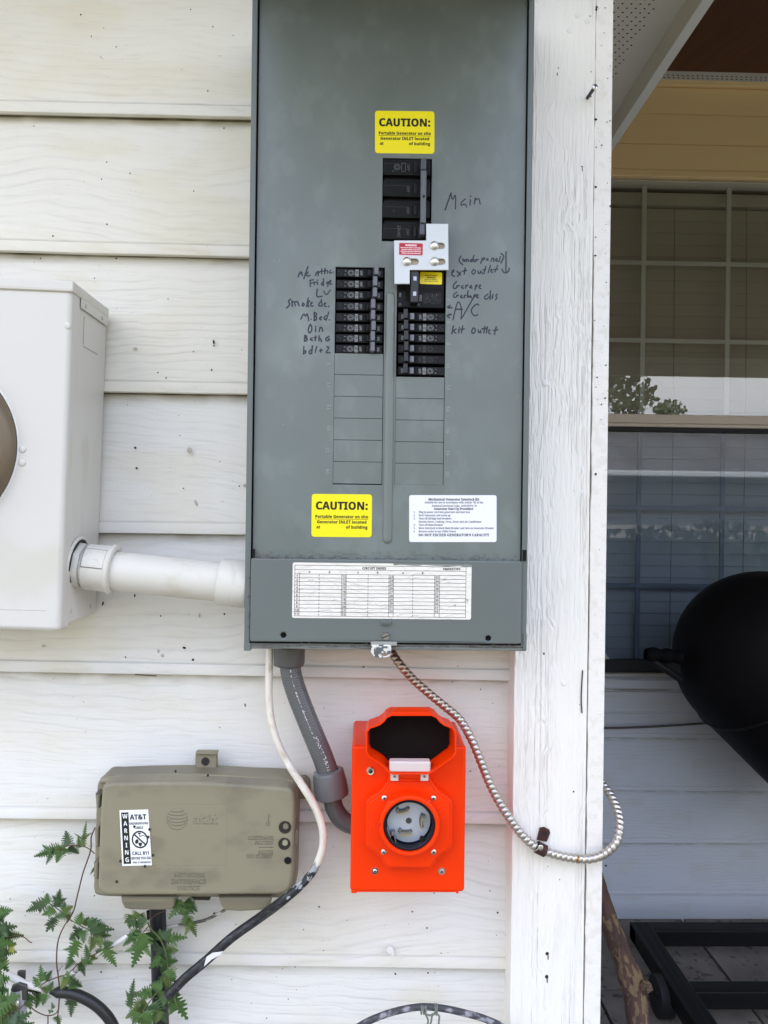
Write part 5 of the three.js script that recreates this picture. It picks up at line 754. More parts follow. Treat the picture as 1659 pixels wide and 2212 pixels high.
// ---------------------------------------------------------------- climbing ferns
{
  const leafShape = (seed, n) => {                              // one toothed, tapering leaflet of length 1 and half width 1
    const up = [], dn = [], env = (t) => Math.min(1, t * 6 + 0.55) * Math.pow(1 - t, 0.8) + 0.02;
    for (let i = 0; i < n; i++) {
      const t0 = i / n, d = 1 / n, j = () => 0.82 + 0.36 * hash(seed * 71 + i, up.length);
      up.push([t0 + 0.05 * d, env(t0) * 0.42], [t0 + 0.55 * d, env(t0 + 0.3 * d) * 0.98 * j()], [t0 + 0.92 * d, env(t0 + 0.55 * d) * 0.9 * j()], [t0 + 0.86 * d, env(t0 + 0.7 * d) * 0.5]);
      dn.push([t0 + 0.12 * d, -env(t0) * 0.42], [t0 + 0.62 * d, -env(t0 + 0.35 * d) * 0.98 * j()], [t0 + 0.98 * d, -env(t0 + 0.6 * d) * 0.9 * j()], [t0 + 0.9 * d, -env(t0 + 0.75 * d) * 0.5]);
    }
    const s = new THREE.Shape(); s.moveTo(0, 0); up.forEach((p) => s.lineTo(...p)); s.lineTo(1.02, 0); dn.reverse().forEach((p) => s.lineTo(...p));
    const g = new THREE.ExtrudeGeometry(s, { depth: 0.004, bevelEnabled: false }), p = g.attributes.position;
    for (let i = 0; i < p.count; i++) { const x = p.getX(i), y = p.getY(i); p.setZ(i, p.getZ(i) + 0.16 * Math.sin(x * 3.4 + seed) - 0.14 * Math.abs(y) - 0.2 * x * x); }
    g.computeVertexNormals(); return g;
  };
  const shapes = [leafShape(1, 9), leafShape(2, 11), leafShape(3, 7), leafShape(4, 13)];
  const green = [[0.045, 0.105, 0.022], [0.062, 0.135, 0.028], [0.036, 0.082, 0.02], [0.075, 0.15, 0.035], [0.1, 0.15, 0.03], [0.05, 0.095, 0.035]].map((c) => phys({ color: lin(...c.map((v) => v * 1.2)), roughness: 0.5, transmission: 0.3, thickness: 0 }));
  const yellow = phys({ color: lin(0.3, 0.34, 0.05), roughness: 0.6, transmission: 0.3, thickness: 0 });
  const stemM = std({ color: lin(0.11, 0.045, 0.028), roughness: 0.7 }), stemG = std({ color: lin(0.09, 0.11, 0.03), roughness: 0.7 });
  const plant = (name, label, z, at, leaves, stems) => {
    const g = thing(name, label, 'fern', W(...zf2(at)[0], z));
    stems.forEach(([t, r, m, dz]) => part(g, 'stem', tube(path3(zf2(t), z + (dz ?? 0)), r, 60, 6), m));
    leaves.trim().split(/\s*;\s*/).forEach((t, i) => {
      const [a, b, w, y] = t.trim().split(' '), [p, q] = [zf2(a)[0], zf2(b)[0]], dz = rr(-0.008, 0.012), A = W(p[0], p[1], z + dz), B = W(q[0], q[1], z + dz), L = A.distanceTo(B), wd = (+w) * 0.2976 * K(z) * 1.0;
      const m = lpart(g, 'leaflet', shapes[i % 4], y ? yellow : green[(i * 7 + 3) % 6], g.worldToLocal(A.clone()), [rr(-0.25, 0.25), 0, Math.atan2(B.y - A.y, B.x - A.x)]);
      m.scale.set(L, wd, wd);
      // long leaflets carry a pair of small lobes near their base
      if (L > 0.02 && i < 95) for (const s of [-1, 1]) {
        const k = rr(0.2, 0.36), m2 = lpart(g, 'leaflet', shapes[(i + 2 + s) % 4], y ? yellow : green[(i * 7 + 3) % 6], g.worldToLocal(A.clone().lerp(B, k).add(V(0, 0, 0.001 * s))), [rr(-0.3, 0.3), 0, Math.atan2(B.y - A.y, B.x - A.x) + s * rr(0.7, 1.05)]);
        m2.scale.set(L * rr(0.34, 0.46), wd * 0.5, wd * 0.5);
      }
    });
  };
  plant('fern', 'climbing fern with toothed green fronds hanging left of the tan box', -1.004, '420,1500', `590,248 565,178 44; 600,248 614,72 30; 490,240 470,138 60; 440,268 240,326 66; 440,275 402,372 52; 500,248 566,306 64; 480,258 452,304 44; 470,262 385,255 40;
    330,650 184,722 60; 345,652 338,586 48; 350,660 298,625 40; 410,690 445,542 58; 400,695 296,758 54; 460,720 526,684 52; 400,765 322,884 54; 470,740 392,762 50; 515,765 455,735 48; 460,700 470,655 40;
    565,812 598,716 54; 605,822 650,748 48; 655,842 822,862 66; 640,806 778,832 56; 715,900 806,898 46; 750,962 822,946 46; 760,972 846,1118 58; 690,905 655,1004 56; 600,850 500,928 58; 592,860 612,942 56; 565,925 486,1112 52; 545,895 496,932 46; 640,815 700,772 46; 690,860 740,1000 50; 530,1060 470,1140 44; 560,830 520,850 40;
    640,1052 614,966 40; 575,1092 612,1196 46; 622,1072 668,1112 42; 660,1052 706,1068 44; 700,1022 736,996 36; 590,1090 648,1060 44;
    312,1220 289,1110 44; 332,1215 374,1148 40; 278,1262 240,1192 48; 480,1200 440,1282 60; 500,1202 572,1262 54; 520,1232 592,1272 56; 486,1282 566,1334 72; 516,1330 522,1472 62; 505,1195 480,1150 36; 460,1290 500,1340 50;
    300,1300 186,1302 70; 280,1320 266,1412 56; 330,1312 306,1404 48; 355,1292 382,1228 40; 230,1322 140,1452 80; 350,1300 290,1270 50; 390,1420 370,1380 22; 370,1450 345,1435 20; 400,1480 430,1560 44; 372,1445 388,1440 18`,
    [['690,108 662,178 660,262 602,440 562,600 530,722 462,830 422,930 411,1090 425,1200 431,1290 427,1400 418,1490 420,1570', 0.0009, stemM], ['688,298 640,258 590,242 520,238 460,252 400,290', 0.0006, stemM], ['525,792 470,742 410,692 340,652 280,660', 0.0006, stemG], ['500,770 570,812 640,848 700,892 760,966', 0.0006, stemG], ['600,830 580,900 550,980', 0.0005, stemG], ['700,1022 640,1052 570,1096 490,1168 400,1200 330,1230 280,1270', 0.0007, stemM], ['485,1180 500,1240 520,1320', 0.0005, stemG], ['190,1380 260,1440 340,1472 400,1460 428,1420', 0.0007, stemM, -0.004], ['348,1475 348,1570', 0.0008, stemM], ['455,1108 420,1160', 0.0004, stemM]]);
  plant('fern', 'dense dark green fern clump cut off by the left edge', -0.99, '0,1560', `-40,720 82,716 70; -30,735 20,806 60; -30,860 122,832 76; -20,905 172,892 84; -60,940 105,962 70; -30,1020 108,1034 84; -40,1080 44,1178 90; -60,1000 60,1080 80; -60,880 40,980 70; 10,870 60,830 50; -60,1240 60,1210 90; -80,1300 60,1290 110; -60,1400 124,1350 120; -40,1470 135,1420 90; 60,1545 218,1462 76; 40,1590 252,1520 70; -40,1540 110,1500 100; -60,1340 40,1420 110; 20,1420 90,1330 70; -60,1180 30,1240 70; -40,760 60,740 50; 60,975 118,960 36 y; 70,990 104,1015 34 y; 62,985 80,952 26 y; 0,1450 60,1530 80; -60,1500 20,1440 90; -40,800 30,860 60`,
    [['-60,900 40,905 120,892 180,908 216,938 232,944', 0.0006, stemM], ['-40,700 -20,900 0,1100 -10,1300 20,1560', 0.001, stemG], ['190,1380 120,1440 40,1480', 0.0008, stemM]]);
  plant('fern', 'climbing fern with long fronds draped over the black conduit', -0.984, '1220,1560', `960,735 925,868 60; 1012,735 1050,802 50; 985,795 905,790 46; 1010,862 893,968 62; 1055,872 950,1142 84; 1085,862 1108,962 60; 1035,805 920,832 54; 1000,730 955,790 50; 1050,760 1010,850 54; 1080,900 1040,980 60;
    1322,640 1228,764 56; 1345,642 1432,722 64; 1340,690 1318,764 46; 1350,752 1416,932 60; 1300,645 1250,694 44; 1370,660 1330,820 50;
    1162,922 1158,848 46; 1182,912 1242,850 52; 1202,922 1358,914 60; 1200,1002 1296,1000 64; 1162,962 1106,1010 60; 1210,1082 1286,1090 62; 1190,1062 1072,1158 72; 1212,1102 1160,1172 58; 1222,1132 1270,1242 66; 1216,1182 1214,1294 74; 1180,980 1130,1060 60; 1200,1010 1240,1070 50;
    1182,1262 1078,1262 62; 940,1400 966,1218 44; 1102,1302 978,1332 64; 1062,1382 918,1482 90; 1100,1382 1206,1530 90; 1222,1302 1304,1330 60; 1238,1342 1348,1540 88; 1150,1342 1172,1402 56; 1002,1442 958,1545 64; 960,1400 912,1402 34; 1130,1290 1080,1350 54; 1190,1300 1190,1400 60; 1060,1440 1100,1560 80; 1250,1380 1240,1480 60; 1000,1500 1100,1580 80; 1150,1440 1130,1530 60`,
    [['1200,708 1130,742 1090,780', 0.0005, stemM], ['1072,800 1100,848 1140,890 1170,930 1200,1010 1220,1130 1235,1240 1290,1420', 0.0009, stemG, 0.006], ['1080,820 1040,870 1010,930', 0.0006, stemG], ['1190,1252 1120,1330 1050,1420 980,1500', 0.0008, stemG], ['1310,630 1345,690 1370,800', 0.0006, stemG]]);
  const sprig = thing('fern_sprig', 'tiny green sprig poking out at the left side of the tan box', 'fern sprig', W(...zf2('690,470')[0], -1.0));
  for (const t of ['688,398 650,458 30', '690,440 676,470 20', '688,596 678,614 14']) { const [a, b, w] = t.split(' '), p = zf2(a)[0], q = zf2(b)[0], A = W(p[0], p[1], -1.0), B = W(q[0], q[1], -1.0), m = lpart(sprig, 'leaflet', shapes[2], green[2], sprig.worldToLocal(A.clone()), [0.2, 0, Math.atan2(B.y - A.y, B.x - A.x)]); m.scale.set(A.distanceTo(B), +w * 0.0001, +w * 0.0001); }
}
// ---------------------------------------------------------------- porch: side wall, back wall, window, ceiling
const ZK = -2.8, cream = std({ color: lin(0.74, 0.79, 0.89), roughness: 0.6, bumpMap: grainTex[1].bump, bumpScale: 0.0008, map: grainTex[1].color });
const tanPaint = std({ color: lin(0.9, 0.68, 0.38), roughness: 0.6, bumpMap: grainTex[1].bump, bumpScale: 0.0008 });
const SIDEX = 0.297;
{
  const side = thing('porch_side_wall', 'white lap siding wall going back behind the corner post', 'wall', V(SIDEX - 0.02, 0, -1.9));
  part(side, 'sheathing', boxAt(SIDEX - 0.12, SIDEX - 0.03, 0, 3.3, ZK, -1.06), std({ color: lin(0.3, 0.27, 0.22), roughness: 1 }));
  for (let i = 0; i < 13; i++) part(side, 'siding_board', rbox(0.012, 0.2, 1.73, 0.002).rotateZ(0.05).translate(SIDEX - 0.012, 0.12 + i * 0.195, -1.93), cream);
}
const wx0 = 0.655, wx1 = 1.92, wy1 = W(1400, 387, ZK).y, wy0 = W(1400, 1464, ZK).y;
{
  const back = thing('porch_back_wall', 'shaded white lap siding wall with a window at the back of the porch', 'wall', V(1.6, 0, ZK));
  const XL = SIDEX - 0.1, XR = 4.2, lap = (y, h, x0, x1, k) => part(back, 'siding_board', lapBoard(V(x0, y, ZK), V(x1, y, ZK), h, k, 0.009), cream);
  const yOf = (py) => W(1500, py, ZK).y, laps = [1998, 1934, 1822.5, 1709, 1595];
  laps.forEach((py, i) => lap(yOf(py), (i < 4 ? yOf(laps[i + 1]) - yOf(py) : wy0 - 0.11 - yOf(py)) , XL, XR, i));
  part(back, 'skirt_strip', boxAt(XL, XR, yOf(2006), yOf(1990), ZK - 0.01, ZK + 0.004, 0.002), cream);
  const rows = []; for (let y = yOf(1595) + 0.194; y < wy1 + 0.1; y += 0.194) rows.push(y);
  for (const y of rows) { lap(y, 0.194, XL, wx0 - 0.06, 3); lap(y, 0.194, wx1 + 0.06, XR, 5); }
  // plain frieze boards over the window
  [[388, 372, 0.018], [372, 316, 0.012], [316, 249, 0.006], [249, 190, 0.001], [190, 160, 0.014], [160, 130, 0.004]].forEach(([a, b, d], i) => part(back, 'frieze_board', boxAt(XL, XR, yOf(a) + 0.001, yOf(b), ZK - 0.02, ZK + d, 0.004), tanPaint));
  part(back, 'apron_board', boxAt(wx0 - 0.08, wx1 + 0.08, yOf(1541), yOf(1487), ZK - 0.02, ZK + 0.006, 0.003), cream);
  part(back, 'window_sill', boxAt(wx0 - 0.08, wx1 + 0.08, yOf(1487), yOf(1464), ZK - 0.03, ZK + 0.022, 0.005), cream);
  const core = std({ color: lin(0.3, 0.27, 0.22), roughness: 1 });
  part(back, 'sheathing', [boxAt(XL, wx0 - 0.001, -0.05, 3.4, ZK - 0.12, ZK - 0.03), boxAt(wx1 + 0.001, XR, -0.05, 3.4, ZK - 0.12, ZK - 0.03), boxAt(wx0, wx1, -0.05, wy0 - 0.002, ZK - 0.12, ZK - 0.031), boxAt(wx0, wx1, wy1 + 0.002, 3.4, ZK - 0.12, ZK - 0.031)], core);
  // dark room behind the blind
  const room = std({ color: lin(0.16, 0.15, 0.14), roughness: 1 });
  part(back, 'room_lining', [boxAt(wx0 - 0.6, wx1 + 0.6, 0, 0.02, ZK - 1.6, ZK - 0.125), boxAt(wx0 - 0.6, wx1 + 0.6, 3.0, 3.02, ZK - 1.6, ZK - 0.125), boxAt(wx0 - 0.6, wx1 + 0.6, 0, 3.02, ZK - 1.62, ZK - 1.6), boxAt(wx0 - 0.62, wx0 - 0.6, 0, 3.02, ZK - 1.62, ZK - 0.125), boxAt(wx1 + 0.6, wx1 + 0.62, 0, 3.02, ZK - 1.62, ZK - 0.125)], room);
  // window: frame, two sashes, glazing bars, panes
  const win = new THREE.Group(); win.name = 'window'; win.position.set((wx0 + wx1) / 2, wy0, 0); win.position.z = 0; back.add(win); win.position.set((wx0 + wx1) / 2 - back.position.x, wy0 - back.position.y, 0);
  const fm = std({ color: lin(0.5, 0.46, 0.4), roughness: 0.45 }), bar = std({ color: lin(0.55, 0.55, 0.48), roughness: 0.5 }), lowBar = std({ color: lin(0.2, 0.2, 0.19), roughness: 0.5 }), gasket = std({ color: lin(0.015, 0.015, 0.016), roughness: 0.7 });
  const yr0 = yOf(923), yr1 = yOf(895);
  part(win, 'frame', [boxAt(wx0, wx0 + 0.03, wy0, wy1, ZK - 0.07, ZK - 0.004), boxAt(wx1 - 0.03, wx1, wy0, wy1, ZK - 0.07, ZK - 0.004), boxAt(wx0 + 0.03, wx1 - 0.03, wy1 - 0.006, wy1, ZK - 0.07, ZK - 0.004), boxAt(wx0 + 0.03, wx1 - 0.03, wy0, wy0 + 0.012, ZK - 0.07, ZK - 0.006)], fm);
  part(win, 'meeting_rail', [boxAt(wx0 + 0.03, wx1 - 0.03, yr0 + 0.014, yr1, ZK - 0.05, ZK - 0.012, 0.003), boxAt(wx0 + 0.03, wx1 - 0.03, yr0, yr0 + 0.0135, ZK - 0.05, ZK - 0.004, 0.004)], std({ color: lin(0.66, 0.58, 0.5), roughness: 0.45 }));
  part(win, 'rail_gap', boxAt(wx0 + 0.03, wx1 - 0.03, yr0 - 0.016, yr0 - 0.001, ZK - 0.052, ZK - 0.018, 0.001), gasket);
  part(win, 'bottom_gap', boxAt(wx0 + 0.03, wx1 - 0.03, wy0 + 0.0125, wy0 + 0.06, ZK - 0.05, ZK - 0.03, 0.001), gasket);
  // clear panes: the blind is seen through them, the garden and sky in them
  const glass = phys({ color: lin(0.96, 0.97, 0.97), roughness: 0, transmission: 1, thickness: 0, ior: 1.9 }), lowGlass = phys({ color: lin(0.8, 0.86, 0.95), roughness: 0.02, transmission: 1, thickness: 0, ior: 1.6 });
  part(win, 'pane', boxAt(wx0 + 0.031, wx1 - 0.031, yr1 + 0.0005, wy1 - 0.007, ZK - 0.0302, ZK - 0.03, 0.00005).translate(0, 0, 0), glass);
  part(win, 'pane', boxAt(wx0 + 0.031, wx1 - 0.031, wy0 + 0.0605, yr0 - 0.0165, ZK - 0.0362, ZK - 0.036, 0.00005), lowGlass);
  for (const px of [1398.5, 1583.5]) { const x = W(px, 560, ZK).x; part(win, 'glazing_bar', boxAt(x - 0.009, x + 0.009, yr1 + 0.001, wy1 - 0.008, ZK - 0.043, ZK - 0.036, 0.002), bar); }
  for (const px of [1388, 1571]) { const x = W(px, 1190, ZK).x; part(win, 'glazing_bar', boxAt(x - 0.009, x + 0.009, wy0 + 0.061, yr0 - 0.017, ZK - 0.049, ZK - 0.042, 0.002), lowBar); }
  { const x = W(1583.5, 560, ZK).x + 0.316; part(win, 'glazing_bar', boxAt(x - 0.009, x + 0.009, yr1 + 0.001, wy1 - 0.008, ZK - 0.043, ZK - 0.036, 0.002), bar); part(win, 'glazing_bar', boxAt(x - 0.02 - 0.009, x - 0.02 + 0.009, wy0 + 0.061, yr0 - 0.017, ZK - 0.049, ZK - 0.042, 0.002), lowBar); }
  for (const py of [562, 732]) { const y = W(1500, py, ZK).y; part(win, 'glazing_bar', boxAt(wx0 + 0.032, wx1 - 0.032, y - 0.0085, y + 0.0085, ZK - 0.0425, ZK - 0.0365, 0.002), bar); }
  for (const py of [1098, 1268]) { const y = W(1500, py, ZK).y; part(win, 'glazing_bar', boxAt(wx0 + 0.032, wx1 - 0.032, y - 0.0085, y + 0.0085, ZK - 0.0485, ZK - 0.0425, 0.002), lowBar); }
  // blind
  const bl = thing('window_blind', 'closed pale slatted blind hanging behind the porch window panes', 'window blind', V((wx0 + wx1) / 2, wy1, ZK - 0.1));
  const slatMat = std({ color: lin(0.42, 0.39, 0.31), roughness: 0.5 }), slat = rbox(wx1 - wx0 - 0.02, 0.05, 0.0028, 0.001);
  for (let y = wy1 - 0.09, i = 0; y > wy0 - 0.02; y -= 0.0458, i++) lpart(bl, 'slat', slat, slatMat, bl.worldToLocal(V((wx0 + wx1) / 2, y, ZK - 0.105)), [-0.16, 0, (hash(i, 3) - 0.5) * 0.003]);
  part(bl, 'head_rail', boxAt(wx0 + 0.006, wx1 - 0.006, wy1 - 0.06, wy1 - 0.012, ZK - 0.13, ZK - 0.085, 0.003), slatMat);
  for (const px of [1470, 1630]) { const x = W(px, 900, ZK).x; part(bl, 'ladder_cord', tube([V(x, wy1 - 0.06, ZK - 0.078), V(x + 0.004, (wy0 + wy1) / 2, ZK - 0.077), V(x, wy0, ZK - 0.078)], 0.0013, 20, 6), std({ color: lin(0.2, 0.2, 0.19), roughness: 0.9 })); }
  const wr = thing('wall_wire', 'thin dark braided wire strung along the shaded back wall', 'wire', W(1450, 1568, ZK + 0.02));
  part(wr, 'wire', tube(path3([[1250, 1572], [1320, 1572.5], [1400, 1570], [1470, 1566], [1560, 1560], [1700, 1552]], ZK + 0.014), (t, a, s) => 0.0042 * (1 + 0.12 * Math.sin(s / 0.006 * 6.28 + a)), 300, 8), std({ color: lin(0.1, 0.095, 0.09), roughness: 0.7 }));
}
{ // eave soffit over the wall, with its rows of holes, and the board along its outer edge
  const Y = EYE + 1.03, X0 = -2.6, XA = 0.3, XB = 0.577, XC = 0.6217, XD = 0.6437;
  const so = thing('eave_soffit', 'perforated white vinyl eave soffit above and right of the corner post', 'soffit', V(XC, Y, -1.8));
  const sm = std({ color: lin(0.78, 0.74, 0.66), roughness: 0.55 }), px = 0.018, pz = 0.0134, r = 0.0023, pos = [], tri = (a, b, c) => pos.push(...a, ...b, ...c);
  const z0 = -2.45, z1 = -1.02, nr = Math.floor((z1 - z0) / pz);
  const P = (x, z) => [x, Y, z], quad = (x0, x1, za, zb) => { tri(P(x0, za), P(x1, za), P(x1, zb)); tri(P(x0, za), P(x1, zb), P(x0, zb)); };
  for (let i = 0; i < nr; i++) {
    const za = z0 + i * pz, zb = za + pz, off = (i * 0.24 % 1) * px, n = Math.floor((XB - XA - off) / px), e0 = XA + off, e1 = e0 + n * px;
    quad(XA - 0.03, e0, za, zb); quad(e1, XC, za, zb);
    for (let j = 0; j < n; j++) {
      const xa = e0 + j * px, xb = xa + px, cx = (xa + xb) / 2, cz = (za + zb) / 2, o = [], q = [];
      for (let k = 0; k < 8; k++) { const a = (k + 0.5) * Math.PI / 4; o.push(P(cx + Math.cos(a) * r, cz + Math.sin(a) * r)); const m = Math.max(Math.abs(Math.cos(a)), Math.abs(Math.sin(a))); q.push(P(clamp(cx + Math.cos(a) / m * px / 2, xa, xb), clamp(cz + Math.sin(a) / m * pz / 2, za, zb))); }
      for (let k = 0; k < 8; k++) { const l = (k + 1) % 8; tri(o[k], q[k], q[l]); tri(o[k], q[l], o[l]); if (k % 2 === 0) tri(q[k], P(Math.cos((k + 1) * Math.PI / 4) > 0 ? xb : xa, Math.sin((k + 1) * Math.PI / 4) > 0 ? zb : za), q[l]); }
    }
  }
  const g = new THREE.BufferGeometry(); g.setAttribute('position', new THREE.Float32BufferAttribute(pos, 3)); g.computeVertexNormals();
  { const nn = g.attributes.normal; for (let i = 0; i < nn.count; i++) nn.setXYZ(i, 0, -1, 0); planarUV(g, 0, 0, 1, 1); }
  part(so, 'perforated_panel', g, sm);
  part(so, 'soffit_backing', boxAt(XA - 0.03, XC, Y + 0.012, Y + 0.02, -2.85, z1), holeMat);
  part(so, 'plain_panel', [boxAt(X0, XA - 0.031, Y, Y + 0.01, -1.04, -0.6, 0.001), boxAt(XA - 0.031, XC, Y, Y + 0.01, z1 + 0.0005, -0.6, 0.001), boxAt(XA - 0.03, XC, Y, Y + 0.01, -2.8, z0 - 0.0005, 0.001)], sm);
  const fb = std({ color: lin(0.74, 0.66, 0.55), roughness: 0.55 });
  part(so, 'edge_board', boxAt(XC, XD, Y - 0.048, Y + 0.6, -2.8, -0.575, 0.0015), fb);
  part(so, 'edge_capping', boxAt(XC + 0.0006, XD + 0.0006, Y - 0.0506, Y - 0.0482, -2.8, -0.575, 0.0008), std({ color: lin(0.78, 0.77, 0.74), roughness: 0.5 }));
  part(so, 'fascia_board', boxAt(X0, XC - 0.001, Y - 0.09, Y + 0.16, -0.6, -0.575, 0.002), std({ color: lin(0.72, 0.7, 0.65), roughness: 0.5 }));
  part(so, 'roof_deck', boxAt(X0, XC - 0.001, 0, 0.05, -3.4, 0, 0.004).rotateX(0.42).translate(0, Y + 0.19, -0.38), std({ color: lin(0.07, 0.06, 0.055), roughness: 0.9 }));
  // porch roof
  const pr = thing('porch_roof', 'dark brown plywood porch ceiling at the top right', 'porch roof', V(2, 3.1, -0.5));
  const ply = std({ roughness: 0.75, map: dataTex(512, 512, (x, y) => { const n = fbm(x / 6 + fbm(x / 90, y / 200, 3) * 20, y / 160, 4); return [0.31 + n * 0.09, 0.175 + n * 0.05, 0.11 + n * 0.035]; }, true) });
  const zA = -2.725, yA = EYE + 1.608, zB = -0.6, yB = 2.56, an = Math.atan2(yA - yB, zB - zA), ln = Math.hypot(zB - zA, yA - yB);
  part(pr, 'ceiling_panel', planarUV(rbox(3.6, 0.02, ln, 0.002).rotateX(an).translate(XD + 0.003 + 1.8, (yA + yB) / 2 + 0.012, (zA + zB) / 2), 0, 0, 1, 1), ply);
  part(pr, 'roof_sheet', rbox(3.7, 0.02, ln + 0.5, 0.002).rotateX(an).translate(XD + 1.9, (yA + yB) / 2 + 0.16, (zA + zB) / 2 - 0.1), std({ color: lin(0.3, 0.3, 0.3), roughness: 0.6 }));
  part(pr, 'eave_board', boxAt(XD + 0.003, XD + 3.65, yB - 0.12, yB + 0.16, zB, zB + 0.03, 0.003), std({ color: lin(0.45, 0.4, 0.33), roughness: 0.6 }));
  // narrow perforated strip where the ceiling meets the back wall
  const st = new THREE.Group(); const strip = [], hx = []; for (let x = XD + 0.02; x < 3.2; x += 0.018) for (let k = 0; k < 3; k++) hx.push(new THREE.CircleGeometry(0.0036, 8).rotateX(Math.PI / 2).translate(x + (k % 2) * 0.009, EYE + 1.6125, -2.79 + k * 0.017));
  const ew = thing('added_shade_wall', 'added unseen white wall right of the porch that darkens the back wall', 'wall', V(2.9, 0, -1.9)); part(ew, 'wall_face', boxAt(2.8, 2.9, 0, 3.1, -2.79, -1.1, 0.003), cream);  // added wall out of view, keeps side light off the back wall
  part(pr, 'vent_strip', boxAt(XD + 0.003, 4.2, EYE + 1.613, EYE + 1.622, ZK, zA + 0.01, 0.001), cream);
  part(pr, 'vent_hole', hx, holeMat).userData.kind = 'stuff';
}
{ // porch floor of square slabs, one mesh each
  const floor = new THREE.Group(); floor.name = 'porch_floor'; floor.userData.kind = 'structure'; floor.position.set(1.2, 0, -2); scene.add(floor);
  const tex = [0, 1, 2].map((k) => dataTex(256, 256, (x, y) => { const n = fbm(x / 30 + k * 19, y / 30, 5), s = sstep(0.66, 0.74, fbm(x / 12 + k * 7, y / 12 + 50, 3)) * 0.12; return [0.38 + n * 0.14 - s, 0.355 + n * 0.13 - s, 0.33 + n * 0.12 - s]; }, true)).map((t) => std({ map: t, roughness: 0.85, bumpMap: mottle, bumpScale: 0.001 }));
  const S = 0.452, gx = 1.19, slabG = rbox(S - 0.008, 0.05, S - 0.008, 0.003);
  for (let i = -2; i < 5; i++) for (let j = 0; j < 6; j++) lpart(floor, 'paving_slab', slabG, tex[(i * 5 + j * 3 + 20) % 3], floor.worldToLocal(V(gx + (i + 0.5) * S, -0.025 + (hash(i + 9, j) - 0.5) * 0.002, ZK + (j + 0.42) * S)), [0, (hash(i, j) * 4 | 0) * Math.PI / 2, 0]);
  part(floor, 'joint_bed', boxAt(0.2, 3.6, -0.2, -0.012, ZK - 0.02, 0.1, 0.002), std({ color: lin(0.03, 0.026, 0.022), roughness: 1 }));
}
{ // smoker drum with its coiled handle
  const d = -2.4, c = W(1650, 1420, d), r = 188 * K(d), s = thing('smoker_barrel', 'black steel smoker barrel with a rounded end in the dark porch', 'smoker', c.clone());
  const prof = [[0.0001, r]]; for (let i = 1; i <= 14; i++) { const a = Math.PI / 2 * (1 - i / 14); prof.push([r * Math.cos(a), r * Math.sin(a)]); } prof.push([r * 1.004, -0.02], [r * 1.0, -0.06], [r * 1.0, -0.55], [r * 0.98, -0.56], [0.0001, -0.56]);
  const ax = V(-0.72, 0.69, 0.05).normalize(), q = new THREE.Quaternion().setFromUnitVectors(V(0, 1, 0), ax);
  part(s, 'drum', new THREE.LatheGeometry(prof.map(([a, b]) => new THREE.Vector2(a, b)), 72).applyQuaternion(q).translate(c.x, c.y, c.z), phys({ color: lin(0.005, 0.0045, 0.005), specularIntensity: 0.18, roughness: 0.6, bumpMap: mottle, bumpScale: 0.0015 }));
  const seam = new THREE.TorusGeometry(r * 1.002, 0.005, 8, 80).rotateX(Math.PI / 2).translate(0, -0.02, 0).applyQuaternion(q).translate(c.x, c.y, c.z); part(s, 'rim_seam', seam, blackSteel);
  const o5 = (t) => ptsZoom(t, [1261.8, 1207], 0.4545), zh = d + 0.05;
  part(s, 'coiled_handle', tube(path3(o5('292,452 312,455 345,456 380,460 420,462 460,466'), zh), (t, a, l) => 0.0175 + 0.006 * Math.abs(Math.sin(l / 0.046 * Math.PI)), 120, 16), phys({ color: lin(0.004, 0.004, 0.005), specularIntensity: 0.15, roughness: 0.7 }));
  part(s, 'handle_stay', tube(path3(o5('312,476 360,508 410,540 460,575'), zh), 0.012, 20, 10), blackSteel);
  part(s, 'handle_plate', extrude(shapeOf(Wpts(o5('330,470 450,470 470,590 440,575 400,540'), zh - 0.01)), zh - 0.01, 0.006, 0.001), blackSteel);
}
{ // welded frame the smoker stands on
  const h = 0.12, b = thing('smoker_stand', 'black welded square tube stand on the porch floor', 'stand', V(1.3, 0, -2.2)), xl = 0.905, t = 0.052, r = 0.004;
  part(b, 'rear_tube', boxAt(xl, 2.4, h - t, h, -2.56, -2.5, r), blackSteel); part(b, 'cross_tube', boxAt(xl + t, 2.4, h - t, h, -2.235, -2.18, r), blackSteel); part(b, 'side_tube', boxAt(xl, xl + t + 0.012, h - t - 0.003, h + 0.0015, -2.555, -1.2, r), blackSteel);
  const wheel = new THREE.CylinderGeometry(0.058, 0.058, 0.04, 32).rotateZ(Math.PI / 2).translate(xl - 0.005, 0.058, -2.26); part(b, 'caster', wheel, std({ color: lin(0.012, 0.012, 0.013), roughness: 0.7 }));
  part(b, 'caster_fork', boxAt(xl - 0.03, xl + 0.03, 0.06, h - t, -2.29, -2.23, 0.003), blackSteel);
}
